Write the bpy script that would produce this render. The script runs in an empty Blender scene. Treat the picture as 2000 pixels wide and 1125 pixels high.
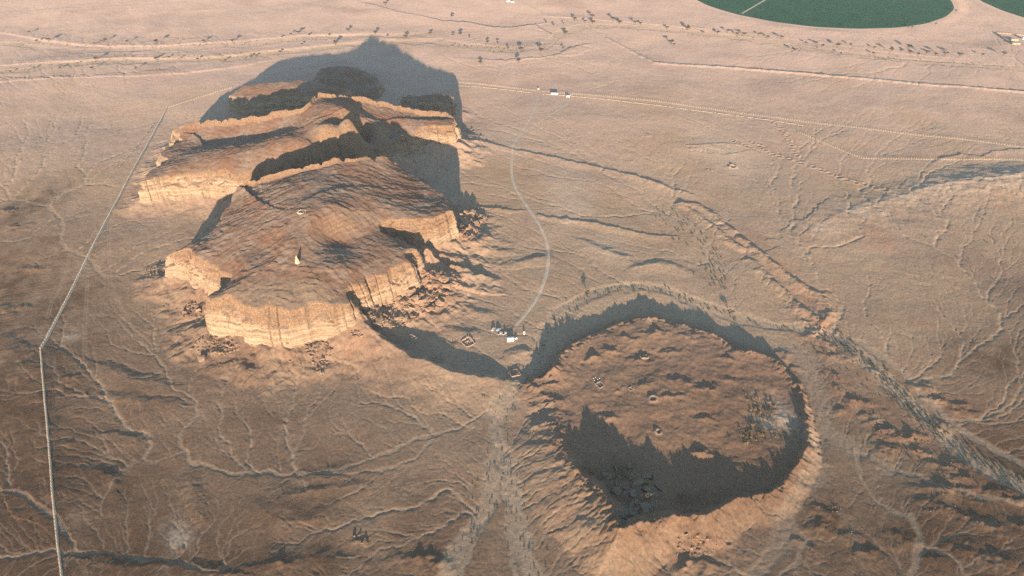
import bpy, bmesh, math, random, heapq
import numpy as np
from mathutils import Vector, Matrix
from mathutils.bvhtree import BVHTree
from mathutils.geometry import delaunay_2d_cdt
R = math.radians
random.seed(7)
rs = np.random.RandomState(11)
Q = 1.0                      # mesh density of the terrain

# ------------------------------------------------------------------ camera, sky, sun, exposure
CAM_H, PITCH, FPX = 500.0, 37.0, 1333.0
sc = bpy.context.scene
cam = bpy.data.cameras.new('camera'); cam_ob = bpy.data.objects.new('camera', cam)
sc.collection.objects.link(cam_ob); sc.camera = cam_ob
cam_ob.location = (0, 0, CAM_H); cam_ob.rotation_euler = (R(90 - PITCH), 0, 0)
cam.sensor_width = 36.0; cam.lens = 36.0 * FPX / 2000.0
cam.clip_start = 1.0; cam.clip_end = 40000.0

SUN_EL, SUN_AZ = 8.6, 2.8     # elevation; degrees east of straight behind the camera
sdir = Vector((math.sin(R(SUN_AZ)) * math.cos(R(SUN_EL)), -math.cos(R(SUN_AZ)) * math.cos(R(SUN_EL)), math.sin(R(SUN_EL))))
world = bpy.data.worlds.new('World'); sc.world = world; world.use_nodes = True
wn = world.node_tree.nodes; wl = world.node_tree.links
sky = wn.new('ShaderNodeTexSky'); sky.sky_type = 'NISHITA'; sky.sun_disc = False
sky.sun_elevation = R(SUN_EL); sky.sun_rotation = R(180 - SUN_AZ)
sky.air_density = 1.4; sky.dust_density = 0.15; sky.ozone_density = 2.5
wl.new(sky.outputs['Color'], wn['Background'].inputs['Color']); wn['Background'].inputs['Strength'].default_value = 0.14
sun = bpy.data.lights.new('sun', 'SUN'); sun_ob = bpy.data.objects.new('sun', sun)
sc.collection.objects.link(sun_ob)
sun.energy = 5.0; sun.angle = R(0.6); sun.color = (1.0, 0.77, 0.55)
sun_ob.rotation_euler = sdir.to_track_quat('Z', 'Y').to_euler(); sun_ob.location = (0, -200, 900)
vs = sc.view_settings
vs.view_transform = 'Standard'; vs.look = 'None'; vs.exposure = 1.3; vs.gamma = 1.0; vs.use_curve_mapping = False
sc.render.engine = 'CYCLES'
sc.cycles.use_denoising = False
sc.cycles.max_bounces = 5; sc.cycles.diffuse_bounces = 3; sc.cycles.volume_bounces = 0

# ------------------------------------------------------------------ measuring: photo pixel -> place on a level plane
cp, sp = math.cos(R(PITCH)), math.sin(R(PITCH))
def G(px, py, z=0.0):
    dx = (px - 1000.0) / FPX; dy = -(py - 562.5) / FPX
    d = (dx, cp + dy * sp, -sp + dy * cp); t = (z - CAM_H) / d[2]
    return (d[0] * t, d[1] * t)
def GP(pts, z=0.0):
    return np.array([G(p[0], p[1], z) for p in pts])

# ------------------------------------------------------------------ noise
_P = rs.permutation(1024).astype(np.int32)
_A = rs.rand(1024) * 2 * np.pi
_GX = np.cos(_A).astype(np.float32); _GY = np.sin(_A).astype(np.float32); _V = rs.rand(1024).astype(np.float32)
def gnoise(x, y, seed=0):
    xf = np.floor(x); yf = np.floor(y)
    xi = xf.astype(np.int32); yi = yf.astype(np.int32)
    fx = (x - xf).astype(np.float32); fy = (y - yf).astype(np.float32)
    ux = fx * fx * fx * (fx * (fx * 6 - 15) + 10); uy = fy * fy * fy * (fy * (fy * 6 - 15) + 10)
    a = _P[(xi + seed * 37) & 1023]; b = _P[(xi + 1 + seed * 37) & 1023]
    def g(h, ox, oy):
        return _GX[h] * (fx - ox) + _GY[h] * (fy - oy)
    n00 = g(_P[(a + yi) & 1023], 0, 0); n10 = g(_P[(b + yi) & 1023], 1, 0)
    n01 = g(_P[(a + yi + 1) & 1023], 0, 1); n11 = g(_P[(b + yi + 1) & 1023], 1, 1)
    nx0 = n00 + ux * (n10 - n00); nx1 = n01 + ux * (n11 - n01)
    return (nx0 + uy * (nx1 - nx0)) * 1.5
def fbm(x, y, wl_, octv=4, seed=0, gain=0.5):
    s = np.zeros(np.shape(x), np.float32); a = 1.0; f = 1.0 / wl_
    for o in range(octv):
        s += a * gnoise(x * f + 17.3 * o, y * f - 9.1 * o, seed + o); a *= gain; f *= 2.03
    return s
def sstep(a, b, x):
    t = np.clip((x - a) / (b - a), 0, 1); return t * t * (3 - 2 * t)

def polyseg(X, Y, P, closed=False):
    """distance to a polyline, arc parameter (index + fraction) of the nearest point, and side (+ left of travel)"""
    P = np.asarray(P, np.float32); n = len(P); m = n if closed else n - 1
    best = np.full(X.shape, 1e18, np.float32); par = np.zeros(X.shape, np.float32); side = np.zeros(X.shape, np.float32)
    for i in range(m):
        ax, ay = P[i]; bx, by = P[(i + 1) % n]
        dx, dy = bx - ax, by - ay; L2 = dx * dx + dy * dy + 1e-9
        t = np.clip(((X - ax) * dx + (Y - ay) * dy) / L2, 0, 1)
        ex = X - (ax + t * dx); ey = Y - (ay + t * dy); d = ex * ex + ey * ey
        k = d < best
        best[k] = d[k]; par[k] = i + t[k]; side[k] = np.sign(dx * ey - dy * ex)[k]
    return np.sqrt(best), par, side
def inside(X, Y, P):
    r = np.zeros(X.shape, bool); n = len(P)
    for i in range(n):
        ax, ay = P[i]; bx, by = P[(i + 1) % n]
        if ay == by: continue
        c = ((ay > Y) != (by > Y)) & (X < (bx - ax) * (Y - ay) / (by - ay) + ax)
        r ^= c
    return r
def rbf(ctrl, c=18.0, lam=0.0):
    P = np.array([[*G(a, b, z), z] for a, b, z in ctrl]); n = len(P)
    D = np.sqrt((P[:, None, 0] - P[None, :, 0]) ** 2 + (P[:, None, 1] - P[None, :, 1]) ** 2 + c * c)
    A = np.zeros((n + 3, n + 3)); A[:n, :n] = D + np.eye(n) * lam; A[:n, n] = 1; A[:n, n + 1:] = P[:, :2]; A[n, :n] = 1; A[n + 1:, :n] = P[:, :2].T
    w = np.linalg.solve(A, np.r_[P[:, 2], 0, 0, 0])
    def f(X, Y):
        r = np.full(np.shape(X), w[n], np.float64) + w[n + 1] * X + w[n + 2] * Y
        for i in range(n):
            r = r + w[i] * np.sqrt((X - P[i, 0]) ** 2 + (Y - P[i, 1]) ** 2 + c * c)
        return r
    return f

# ------------------------------------------------------------------ flow field: which way the small drainage lines run
ARROWS = [((300, 260), (200, 300)), ((150, 220), (60, 300)), ((60, 330), (120, 430)), ((400, 440), (230, 450)), ((330, 480), (230, 560)),
          ((120, 520), (20, 560)), ((60, 700), (0, 740)), ((30, 820), (90, 790)), ((60, 930), (140, 1000)), ((200, 1000), (300, 1080)), ((230, 820), (330, 860)),
          ((440, 720), (380, 800)), ((560, 700), (560, 790)), ((500, 800), (540, 900)), ((640, 720), (700, 830)), ((800, 720), (900, 800)), ((400, 950), (380, 1060)),
          ((600, 1000), (750, 940)), ((750, 1080), (860, 960)), ((950, 1000), (940, 1100)), ((860, 640), (1000, 690)), ((930, 520), (1050, 560)), ((960, 430), (1080, 470)),
          ((950, 330), (1150, 350)), ((1100, 250), (1300, 270)), ((1180, 520), (1260, 560)), ((1300, 440), (1420, 520)), ((1400, 560), (1470, 610)), ((1500, 470), (1450, 520)),
          ((1650, 500), (1760, 545)), ((1850, 430), (1890, 540)), ((1700, 600), (1780, 680)), ((1900, 640), (1850, 760)), ((1950, 820), (1850, 800)), ((1680, 720), (1640, 800)),
          ((1650, 900), (1700, 1000)), ((1850, 1000), (1800, 1100)), ((1500, 1040), (1560, 1010)), ((1420, 1050), (1500, 1090)), ((1900, 250), (1700, 300)), ((1500, 150), (1700, 170)),
          ((1200, 120), (1090, 100)), ((300, 60), (280, 110)), ((800, 80), (820, 40)), ((150, 170), (120, 120)), ((1150, 900), (1040, 960)), ((1250, 700), (1350, 780))]
_a0 = GP([a[0] for a in ARROWS]); _a1 = GP([a[1] for a in ARROWS]); _ac = (_a0 + _a1) / 2; _ad = _a1 - _a0; _ad /= np.linalg.norm(_ad, axis=1)[:, None]
def flow(X, Y):
    fx = np.zeros(X.shape, np.float32); fy = np.zeros(X.shape, np.float32); wt = np.zeros(X.shape, np.float32)
    wx = X + 40 * gnoise(X / 120, Y / 120, 91); wy = Y + 40 * gnoise(X / 120, Y / 120, 92)
    for c, d in zip(_ac, _ad):
        w = 1.0 / ((wx - c[0]) ** 2 + (wy - c[1]) ** 2 + 600.0) ** 1.3
        fx += w * d[0]; fy += w * d[1]; wt += w
    return fx / wt, fy / wt

def erosion(X, Y, gx, gy, wl0, octv=4, gain=0.55, seed=3, branch=1.0):
    """gully noise that runs down the slope (gx, gy) and branches; about -1..1"""
    h = np.zeros(X.shape, np.float32); a = 1.0; tot = 0.0
    gx = gx.astype(np.float32).copy(); gy = gy.astype(np.float32).copy(); f = 1.0 / wl0
    for o in range(octv):
        m = np.sqrt(gx * gx + gy * gy) + 1e-6; k = np.minimum(m / 0.25, 1.0) ** 0.5
        dx = -gy / m; dy = gx / m                    # across the flow
        px = X * f; py = Y * f; ix = np.floor(px).astype(np.int32); iy = np.floor(py).astype(np.int32)
        fx = (px - ix).astype(np.float32); fy = (py - iy).astype(np.float32)
        va = np.zeros(X.shape, np.float32); vd = np.zeros(X.shape, np.float32); wt = np.zeros(X.shape, np.float32)
        for i in (-1, 0, 1):
            for j in (-1, 0, 1):
                hh = _P[(_P[(ix + i + seed * 13 + o * 101) & 1023] + iy + j) & 1023]
                qx = fx - i - _V[hh]; qy = fy - j - _V[(hh * 7 + 5) & 1023]
                w = np.exp(-(qx * qx + qy * qy) * 2.6)
                ph = (qx * dx + qy * dy) * 5.6
                va += np.cos(ph) * w; vd += -np.sin(ph) * w; wt += w
        va /= wt; vd /= wt
        h += a * va * k; tot += a
        s = branch * a * 5.6 * f * wl0 * 0.05
        gx += vd * dx * s * m / (m + 0.02) * 0.6; gy += vd * dy * s * m / (m + 0.02) * 0.6
        a *= gain; f *= 1.9
    return h / tot

# ------------------------------------------------------------------ mesas: rim (px, py, rim height, cliff foot height) and surface control points
MESA = {}
MESA['front'] = dict(rim=[
    (315, 506, 33, 10), (335, 497, 42, 12), (358, 494, 49, 13), (380, 504, 51, 14), (405, 520, 50, 14), (432, 536, 50, 16), (436, 552, 50, 18), (424, 566, 50, 18), (408, 574, 50, 16),
    (392, 584, 50, 12), (418, 588, 53, 12), (446, 593, 54, 13), (474, 604, 54, 14), (502, 610, 54, 14), (537, 611, 54, 14), (565, 608, 54, 13), (600, 603, 53, 13), (635, 600, 53, 13),
    (664, 598, 51, 14), (692, 592, 47, 16), (700, 582, 47, 20), (684, 576, 50, 24), (692, 569, 50, 22), (719, 551, 49, 19), (747, 541, 49, 18), (775, 532, 48, 18), (785, 524, 49, 18), (807, 516, 48, 18), (809, 507, 48, 22),
    (800, 496, 51, 30), (818, 488, 49, 26), (806, 478, 50, 36), (780, 466, 54, 40), (752, 452, 58, 44), (748, 438, 61, 40), (775, 433, 61, 30), (810, 431, 60, 24), (845, 427, 57, 20),
    (870, 418, 55, 18), (888, 409, 52, 16), (880, 392, 50, 16), (872, 374, 50, 16), (850, 362, 52, 14), (836, 350, 52, 14), (800, 330, 58, 14), (775, 314, 68, 18), (755, 304, 78, 22),
    (706, 304, 89, 25), (657, 305, 95, 26), (631, 309, 95, 26), (590, 321, 91, 24), (537, 336, 84, 22), (481, 349, 74, 20), (464, 360, 66, 16), (455, 380, 60, 14), (440, 402, 54, 12), (420, 424, 52, 12),
    (408, 446, 50, 11), (382, 466, 46, 10), (357, 480, 42, 10), (330, 496, 36, 10)],
    ctrl=[(615, 350, 91), (598, 380, 89), (588, 412, 87), (583, 440, 83.5), (580, 470, 79), (578, 505, 72), (575, 540, 66), (570, 575, 59.5),
    (700, 345, 83), (750, 345, 72), (720, 385, 76), (800, 375, 60), (660, 420, 82), (650, 462, 67), (700, 452, 63.5), (735, 478, 59), (760, 412, 66.5), (830, 400, 57), (700, 500, 59), (760, 500, 54.5), (660, 520, 65), (640, 560, 59), (610, 500, 71),
    (480, 545, 62), (470, 510, 62), (400, 472, 52), (450, 450, 64), (520, 420, 77), (500, 380, 74), (520, 490, 68), (540, 455, 76), (545, 370, 85), (440, 425, 57), (620, 440, 82), (500, 580, 58.5), (446, 575, 57)], batter=4.0, name='mesa')
MESA['rear'] = dict(rim=[
    (266, 358, 36, 8), (309, 350, 38, 9), (331, 347, 39, 9), (387, 342, 41, 10), (430, 344, 43, 11), (472, 344, 45, 13), (520, 341, 44, 14), (570, 332, 48, 26), (640, 318, 46, 26), (700, 303, 42, 24), (760, 290, 38, 20),
    (800, 272, 40, 18), (818, 254, 43, 20), (850, 250, 44, 20), (884, 247, 43, 18), (895, 238, 42, 14), (893, 230, 43, 10), (875, 218, 48, 10), (819, 211, 56, 10), (762, 196, 69, 10), (706, 186, 80, 10), (650, 180, 90, 10), (622, 179, 92, 10), (608, 186, 91, 10),
    (590, 203, 88, 10), (500, 220, 73, 10), (410, 231, 58, 10), (357, 242, 47, 8), (333, 250, 38, 8), (330, 266, 33, 8), (350, 274, 34, 14), (318, 290, 34, 12), (304, 300, 34, 10), (318, 314, 36, 14), (296, 328, 35, 8)],
    ctrl=[(390, 298, 48.5), (440, 288, 54), (490, 281, 61), (545, 266, 71.5), (600, 256, 79), (360, 262, 38), (420, 268, 43), (470, 270, 48.5), (520, 262, 57), (560, 252, 67), (590, 236, 79),
    (340, 332, 43), (440, 320, 54), (540, 306, 63), (600, 284, 73), (640, 262, 79), (630, 230, 86), (626, 203, 92), (680, 226, 79.5), (735, 250, 63), (790, 264, 49), (705, 213, 71), (740, 225, 62), (775, 238, 53), (800, 232, 51), (850, 235, 46),
    (640, 290, 60), (700, 280, 44), (760, 270, 42), (690, 250, 72), (660, 245, 79)], batter=4.0, name='mesa')
MESA['far_wide'] = dict(rim=[(444, 186, 30, 6), (452, 194, 30, 6), (480, 198, 32, 6), (500, 193, 33, 6), (530, 192, 33, 6), (558, 189, 34, 6), (590, 188, 35, 6), (640, 186, 35, 6), (680, 182, 30, 6), (690, 172, 28, 6), (640, 162, 38, 6), (594, 155, 43, 6), (537, 156, 43, 6), (489, 163, 40, 6), (458, 174, 34, 6)],
    ctrl=[(500, 178, 38), (560, 172, 41), (620, 172, 42), (470, 184, 34)], batter=3.0, name='mesa')
MESA['far_small'] = dict(rim=[(782, 190, 20, 5), (800, 199, 22, 5), (835, 203, 25, 5), (860, 202, 25, 5), (886, 202, 25, 5), (892, 195, 27, 5), (880, 184, 30, 5), (860, 181, 31, 5), (832, 183, 30, 5), (800, 184, 24, 5)],
    ctrl=[(850, 190, 29), (810, 191, 23)], batter=3.0, name='mesa')
MESA['far_dome'] = dict(rim=[(613, 148, 15, 5), (628, 160, 15, 5), (660, 172, 13, 4), (700, 182, 10, 3), (735, 180, 10, 3), (744, 162, 14, 4), (730, 144, 18, 5), (700, 131, 23, 5), (670, 126, 26, 5), (640, 128, 24, 5), (620, 137, 19, 5)],
    ctrl=[(680, 140, 26), (660, 150, 22), (700, 150, 20), (700, 165, 14)], batter=4.0, name='mesa')
for k, m in MESA.items():
    m['xy'] = np.array([G(a, b, z) for a, b, z, zb in m['rim']]); m['zr'] = np.array([z for a, b, z, zb in m['rim']], float); m['zb'] = np.array([zb for a, b, z, zb in m['rim']], float)
    m['H'] = rbf([(a, b, z) for a, b, z, zb in m['rim']] + m['ctrl'], 14.0)

# ------------------------------------------------------------------ ground features, measured on the photo
# ridges: points (px, py, height), width towards the camera, width away from it
RIDGES = [
    ([(688, 612, 20.1), (706, 634, 17), (740, 661, 13), (790, 690, 10.5), (850, 714, 8.5), (910, 731, 7), (960, 740, 5.5), (1000, 745, 3)], 60, 14),     # spur running off the front mesa
    ([(893, 258, 9), (930, 270, 5.5), (1000, 288, 4.2), (1100, 307, 4.2), (1200, 330, 4.2), (1262, 344, 5.5), (1290, 353, 7), (1302, 362, 4), (1345, 374, 2.5)], 22, 5),   # long straight scarp
    ([(880, 395, 7), (930, 400, 4), (1000, 407, 4), (1026, 411, 2)], 16, 4),
    ([(1053, 418, 3), (1100, 424, 4), (1150, 429, 4.5), (1200, 440, 4.5), (1270, 456, 3), (1320, 460, 1)], 16, 5),
    ([(1336, 392, 5), (1364, 394, 5), (1400, 417, 6), (1440, 452, 8), (1480, 480, 9), (1520, 512, 9), (1560, 545, 8), (1600, 570, 6), (1625, 600, 6), (1600, 640, 5)], 16, 9),  # reddish hills
    ([(1336, 395, 4), (1370, 418, 5), (1400, 440, 5.5), (1425, 462, 7), (1450, 478, 7)], 12, 8),
    ([(1470, 505, 5), (1490, 525, 7), (1530, 560, 6), (1560, 590, 6), (1590, 610, 6)], 14, 9),
    ([(1540, 470, 2), (1580, 448, 5), (1640, 412, 7), (1700, 396, 7), (1760, 376, 7), (1820, 355, 10), (1880, 345, 12), (1940, 336, 13), (2000, 328, 14), (2100, 320, 14)], 130, 52),  # pale dune-like rise
    ([(1900, 366, 4), (1950, 360, 5), (2010, 365, 5)], 20, 12),
    ([(1425, 300, 2), (1500, 288, 0.5)], 20, 6),
    ([(1343, 282, 3), (1420, 278, 2), (1450, 284, 1)], 60, 5),
    # banks of the far wadi
    ([(0, 60, 3), (71, 71, 5), (142, 80, 5), (213, 85, 6), (320, 85, 6), (462, 76, 5), (604, 64, 4), (700, 63, 3), (800, 66, 2)], 12, 90),
    ([(0, 124, 4), (70, 120, 4), (142, 114, 6), (249, 107, 7), (320, 109, 6), (427, 106, 5), (520, 96, 4), (640, 84, 3), (720, 76, 2.5), (860, 72, 2.5), (960, 88, 2.5)], 12, 60),
    ([(-60, 160, 4), (0, 156, 5), (110, 150, 5), (249, 146, 4), (355, 138, 5), (440, 130, 4), (498, 121, 3)], 10, 60),
    ([(721, 4, 4), (774, 20, 4), (828, 30, 4), (863, 37, 5), (917, 40, 5), (963, 50, 5), (998, 50, 5), (1045, 43, 5), (1056, 52, 5), (1077, 62, 5), (1084, 71, 5), (1088, 80, 3)], 70, 5),
    ([(1084, 30, 3), (1130, 32, 3), (1183, 37, 3), (1260, 44, 3), (1350, 53, 3), (1450, 62, 2), (1560, 76, 2), (1700, 96, 2), (1850, 110, 1.5)], 8, 60),
    ([(1144, 84, 3), (1118, 90, 5), (1102, 97, 6), (1084, 106, 5), (1055, 111, 5), (1006, 112, 5), (988, 116, 4), (940, 114, 4), (905, 112, 2)], 60, 6),
    ([(1320, 50, 1), (1500, 76, 2), (1620, 100, 2), (1720, 112, 2), (1850, 120, 2), (2000, 131, 2)], 40, 5),
    # straight earth bank with a ditch
    ([(1185, 73, 1.2), (1230, 96, 1.6), (1280, 121, 2.2), (1450, 131, 2.6), (1600, 143, 2.6), (1800, 162, 2.6), (2000, 176, 2.6), (2200, 190, 2.6)], 9, 6),
    # broken channel bank at the right edge
    ([(1830, 312, 1), (1850, 304, 2.5), (1880, 298, 2.5), (1920, 304, 2.5), (1940, 294, 2.5), (2000, 288, 2)], 20, 4),
    # rises of the lower left and lower middle
    ([(-40, 640, 6), (30, 690, 7), (70, 760, 6), (84, 860, 5), (90, 960, 4)], 60, 60),
    ([(590, 930, 2), (640, 918, 7), (700, 905, 3)], 14, 14), ([(560, 962, 4), (620, 950, 8), (680, 940, 6)], 30, 25),
    ([(500, 985, 3), (570, 1010, 8), (640, 1000, 6)], 30, 26), ([(540, 1090, 6), (620, 1080, 8)], 40, 26),
    ([(200, 710, 3), (260, 735, 6), (310, 742, 4)], 50, 12), ([(200, 770, 3), (280, 778, 6), (340, 785, 3)], 45, 12),
    ([(365, 935, 3), (375, 960, 5), (385, 1000, 4)], 14, 14),
    ([(180, 910, 2), (215, 930, 6), (222, 945, 2)], 30, 8), ([(215, 845, 2), (258, 850, 5), (268, 854, 2)], 24, 8),
    ([(180, 1090, 4), (230, 1098, 6), (300, 1104, 4), (420, 1110, 4)], 50, 10),
    # low humps beside the front mesa
    ([(900, 590, 3), (930, 605, 5), (960, 612, 3)], 18, 10), ([(880, 640, 3), (910, 645, 6), (925, 648, 3)], 20, 9), ([(870, 596, 4), (890, 600, 6), (900, 606, 3)], 16, 9),
    ([(980, 520, 2), (1010, 510, 4), (1060, 498, 5), (1065, 494, 2)], 26, 12), ([(940, 480, 2), (970, 486, 4), (1000, 490, 2)], 20, 10),
    ([(1000, 690, 4), (1018, 682, 6), (1032, 684, 5), (1040, 694, 4)], 20, 12),
    ([(1140, 470, 2), (1180, 485, 4), (1220, 500, 3)], 24, 12), ([(1240, 520, 3), (1290, 508, 5), (1330, 520, 3)], 22, 12),
]
# knobs and hummocks: (px, py, height, radius across, radius deep)
BUMPS = [(1600, 642, 5, 14, 8), (1592, 655, 6, 16, 8), (1612, 668, 7, 14, 10), (1620, 690, 8, 16, 9), (1655, 690, 5, 14, 8), (1535, 686, 5, 16, 10), (1548, 715, 5, 20, 7), (1630, 728, 7, 14, 10), (1640, 750, 6, 12, 9),
    (1665, 775, 8, 16, 10), (1700, 780, 5, 12, 8), (1705, 815, 8, 16, 9), (1640, 795, 6, 18, 9), (1720, 800, 4, 12, 8), (1740, 838, 9, 20, 8), (1780, 846, 9, 22, 8), (1735, 870, 9, 18, 10), (1790, 868, 6, 12, 6), (1810, 880, 6, 14, 6),
    (1860, 905, 10, 30, 11), (1890, 930, 8, 18, 10), (1850, 950, 9, 46, 9), (1960, 960, 9, 16, 9), (1990, 968, 8, 12, 8), (1800, 750, 8, 22, 9), (1830, 775, 8, 20, 9), (1870, 785, 7, 20, 8), (1890, 800, 6, 20, 8), (1845, 820, 6, 20, 8), (1715, 720, 4, 16, 8),
    (1620, 995, 9, 22, 10), (1605, 1025, 8, 20, 10), (1655, 1040, 7, 20, 10), (1580, 1060, 7, 16, 10), (1690, 1080, 10, 24, 9), (1760, 1050, 8, 22, 10), (1810, 975, 8, 26, 9), (1840, 995, 9, 26, 10), (1900, 1010, 10, 26, 10), (1940, 1030, 10, 20, 12), (1880, 1065, 10, 26, 12), (1950, 1090, 10, 26, 10), (1990, 1020, 10, 14, 12), (1820, 1090, 8, 18, 9), (1900, 970, 7, 22, 9),
    (1340, 1050, 8, 14, 7), (1360, 1062, 11, 12, 8), (1378, 1058, 10, 10, 7), (1345, 1080, 8, 10, 8), (1305, 1072, 9, 8, 6), (1405, 1052, 8, 26, 8), (1420, 1062, 6, 20, 8), (1340, 1100, 9, 12, 7), (1380, 1100, 7, 20, 8),
    (545, 1096, 5, 18, 8), (700, 1050, 4, 10, 6), (722, 1048, 4, 8, 5), (812, 1088, 7, 30, 9), (860, 1098, 7, 20, 9), (1250, 562, 2, 16, 6),
    (1265, 262, 3, 18, 7), (1230, 312, 2, 14, 6), (1420, 322, 2, 10, 6), (1435, 340, 2, 10, 6), (1610, 570, 4, 16, 10), (1590, 598, 5, 14, 8), (1560, 600, 5, 20, 8), (1625, 610, 5, 14, 8), (1575, 625, 6, 16, 8), (1605, 620, 5, 12, 8), (130, 740, 3, 16, 8), (140, 736, 3, 10, 6), (150, 800, 3, 8, 5), (135, 860, 3, 10, 6), (30, 440, 6, 30, 14), (10, 410, 8, 30, 12), (70, 520, 5, 40, 14), (20, 600, 6, 40, 16)]
# ring mounds and pits: (px, py, radius, height, pit)
RINGS = [(1275, 779, 4.6, 1.2, 2.0), (1286, 841, 3.6, .9, 1.6), (1258, 697, 3, .6, 1.2), (1252, 604, 3, .6, .6), (590, 412, 6, 2.0, 1.0),
         (1431, 325, 7, 1.2, 1.0), (1385, 333, 4, .6, .6)]
for (px, py) in [(1432, 276), (1444, 281), (1458, 286), (1470, 279), (1484, 285), (1495, 293), (1508, 301), (1523, 305), (1543, 311), (1565, 318), (1588, 325), (1604, 331), (1620, 337), (1640, 345), (1655, 350), (1672, 355), (1690, 358), (1710, 366), (1730, 371), (1515, 241), (1524, 248), (1531, 257), (1536, 265), (1541, 274), (1546, 283), (1550, 293), (1556, 303)]:
    RINGS.append((px, py, 6 if px > 1480 else 5, .6, .6))
# the low plateau with a rim: crest (px, py, crest height, outer slope width, inner slope width)
TELL = [(1012, 748, 5, 20, 10), (1040, 745, 6, 14, 12), (1060, 738, 11, 9, 20), (1082, 720, 15, 8, 26), (1099, 690, 15, 8, 24), (1131, 664, 14, 8, 18), (1173, 647, 10, 8, 14), (1205, 633, 9, 8, 12), (1244, 622, 10, 8, 10), (1283, 623, 10.5, 8, 10), (1334, 636, 9.5, 8, 10), (1385, 650, 9.5, 8, 10),
    (1413, 663, 10, 8, 10), (1431, 677, 9, 8, 12), (1454, 687, 8, 9, 14), (1505, 696, 6.5, 10, 14), (1540, 730, 6, 10, 12), (1561, 757, 6, 8, 6), (1572, 790, 8.5, 8, 4), (1579, 840, 10.5, 12, 4), (1577, 873, 11.5, 16, 4), (1552, 914, 11.5, 20, 4),
    (1524, 951, 12.5, 22, 5), (1500, 962, 11.5, 24, 5), (1482, 966, 12, 26, 6), (1431, 974, 16.5, 22, 7), (1385, 1003, 19, 24, 9), (1345, 1006, 19, 24, 9), (1302, 1008, 20, 25, 12), (1270, 1016, 23, 28, 16), (1207, 1032, 28.5, 40, 20), (1198, 1000, 27.5, 50, 18),
    (1190, 975, 26, 52, 18), (1168, 956, 22, 54, 18), (1140, 930, 19, 56, 14), (1117, 905, 16, 52, 12), (1092, 859, 13, 44, 8), (1090, 830, 11, 36, 8), (1085, 790, 9, 28, 12), (1055, 765, 7, 22, 12)]
TELL = [(a, b, (z - 4.2 * min(1, z / 12)) * (.78 if b < 700 else 1), wo, wi) for a, b, z, wo, wi in TELL]
TELL_XY = np.array([G(a, b, z) for a, b, z, wo, wi in TELL]); TELL_V = np.array([[z, wo, wi] for a, b, z, wo, wi in TELL], float)
TELL_F = rbf([(1150, 860, 5), (1200, 880, 5), (1280, 900, 6), (1350, 900, 7), (1450, 900, 7), (1530, 880, 7), (1500, 820, 6.5), (1540, 800, 5.5), (1500, 760, 6), (1430, 800, 8), (1350, 800, 9), (1280, 780, 9), (1200, 800, 8), (1130, 800, 8),
    (1110, 840, 8), (1120, 740, 9), (1150, 700, 9), (1200, 690, 9), (1200, 660, 9), (1260, 650, 9.5), (1300, 660, 9.5), (1250, 690, 8), (1330, 690, 9), (1380, 670, 9), (1400, 720, 8), (1350, 730, 9), (1300, 730, 9.5), (1460, 720, 7), (1250, 740, 9), (1220, 960, 9), (1260, 980, 12), (1320, 970, 9), (1400, 950, 8)], 10.0, 3.0)
TELL_BUMPS = [(1083, 758, 3, 12, 5), (1062, 762, 4, 9, 5), (1082, 790, 3, 12, 6), (1040, 790, 5, 10, 6), (1062, 828, 5, 16, 7), (1036, 826, 4, 8, 5), (1115, 840, 3, 14, 6), (1185, 820, 5, 16, 7), (1195, 690, 5, 20, 8), (1160, 705, 5, 14, 8), (1280, 655, 5, 20, 6), (1230, 665, 4, 18, 6), (1350, 660, 4, 22, 6), (1300, 690, 4, 22, 7), (1250, 705, 4, 20, 7),
    (1330, 745, 4, 18, 7), (1380, 760, 5, 20, 7), (1310, 775, 4, 20, 7), (1420, 700, 4, 16, 6), (1440, 690, 3, 16, 6), (1380, 820, 2.5, 26, 8), (1370, 885, 9, 11, 6), (1395, 890, 4, 8, 5), (1440, 745, 3, 20, 7), (1250, 750, 3, 16, 6), (1200, 760, 3, 16, 6), (1190, 925, 10, 10, 6), (1215, 918, 9, 9, 6), (1240, 925, 8, 8, 6), (1205, 945, 6, 12, 6), (1250, 945, 9, 8, 7), (1228, 972, 6, 12, 6), (1262, 972, 11, 7, 5), (1240, 1000, 5, 10, 6),
    (1400, 950, 6, 16, 6), (1290, 990, 7, 14, 6), (1330, 975, 5, 14, 5), (1225, 1005, 6, 8, 5), (1170, 930, 4, 8, 6)]

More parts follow.
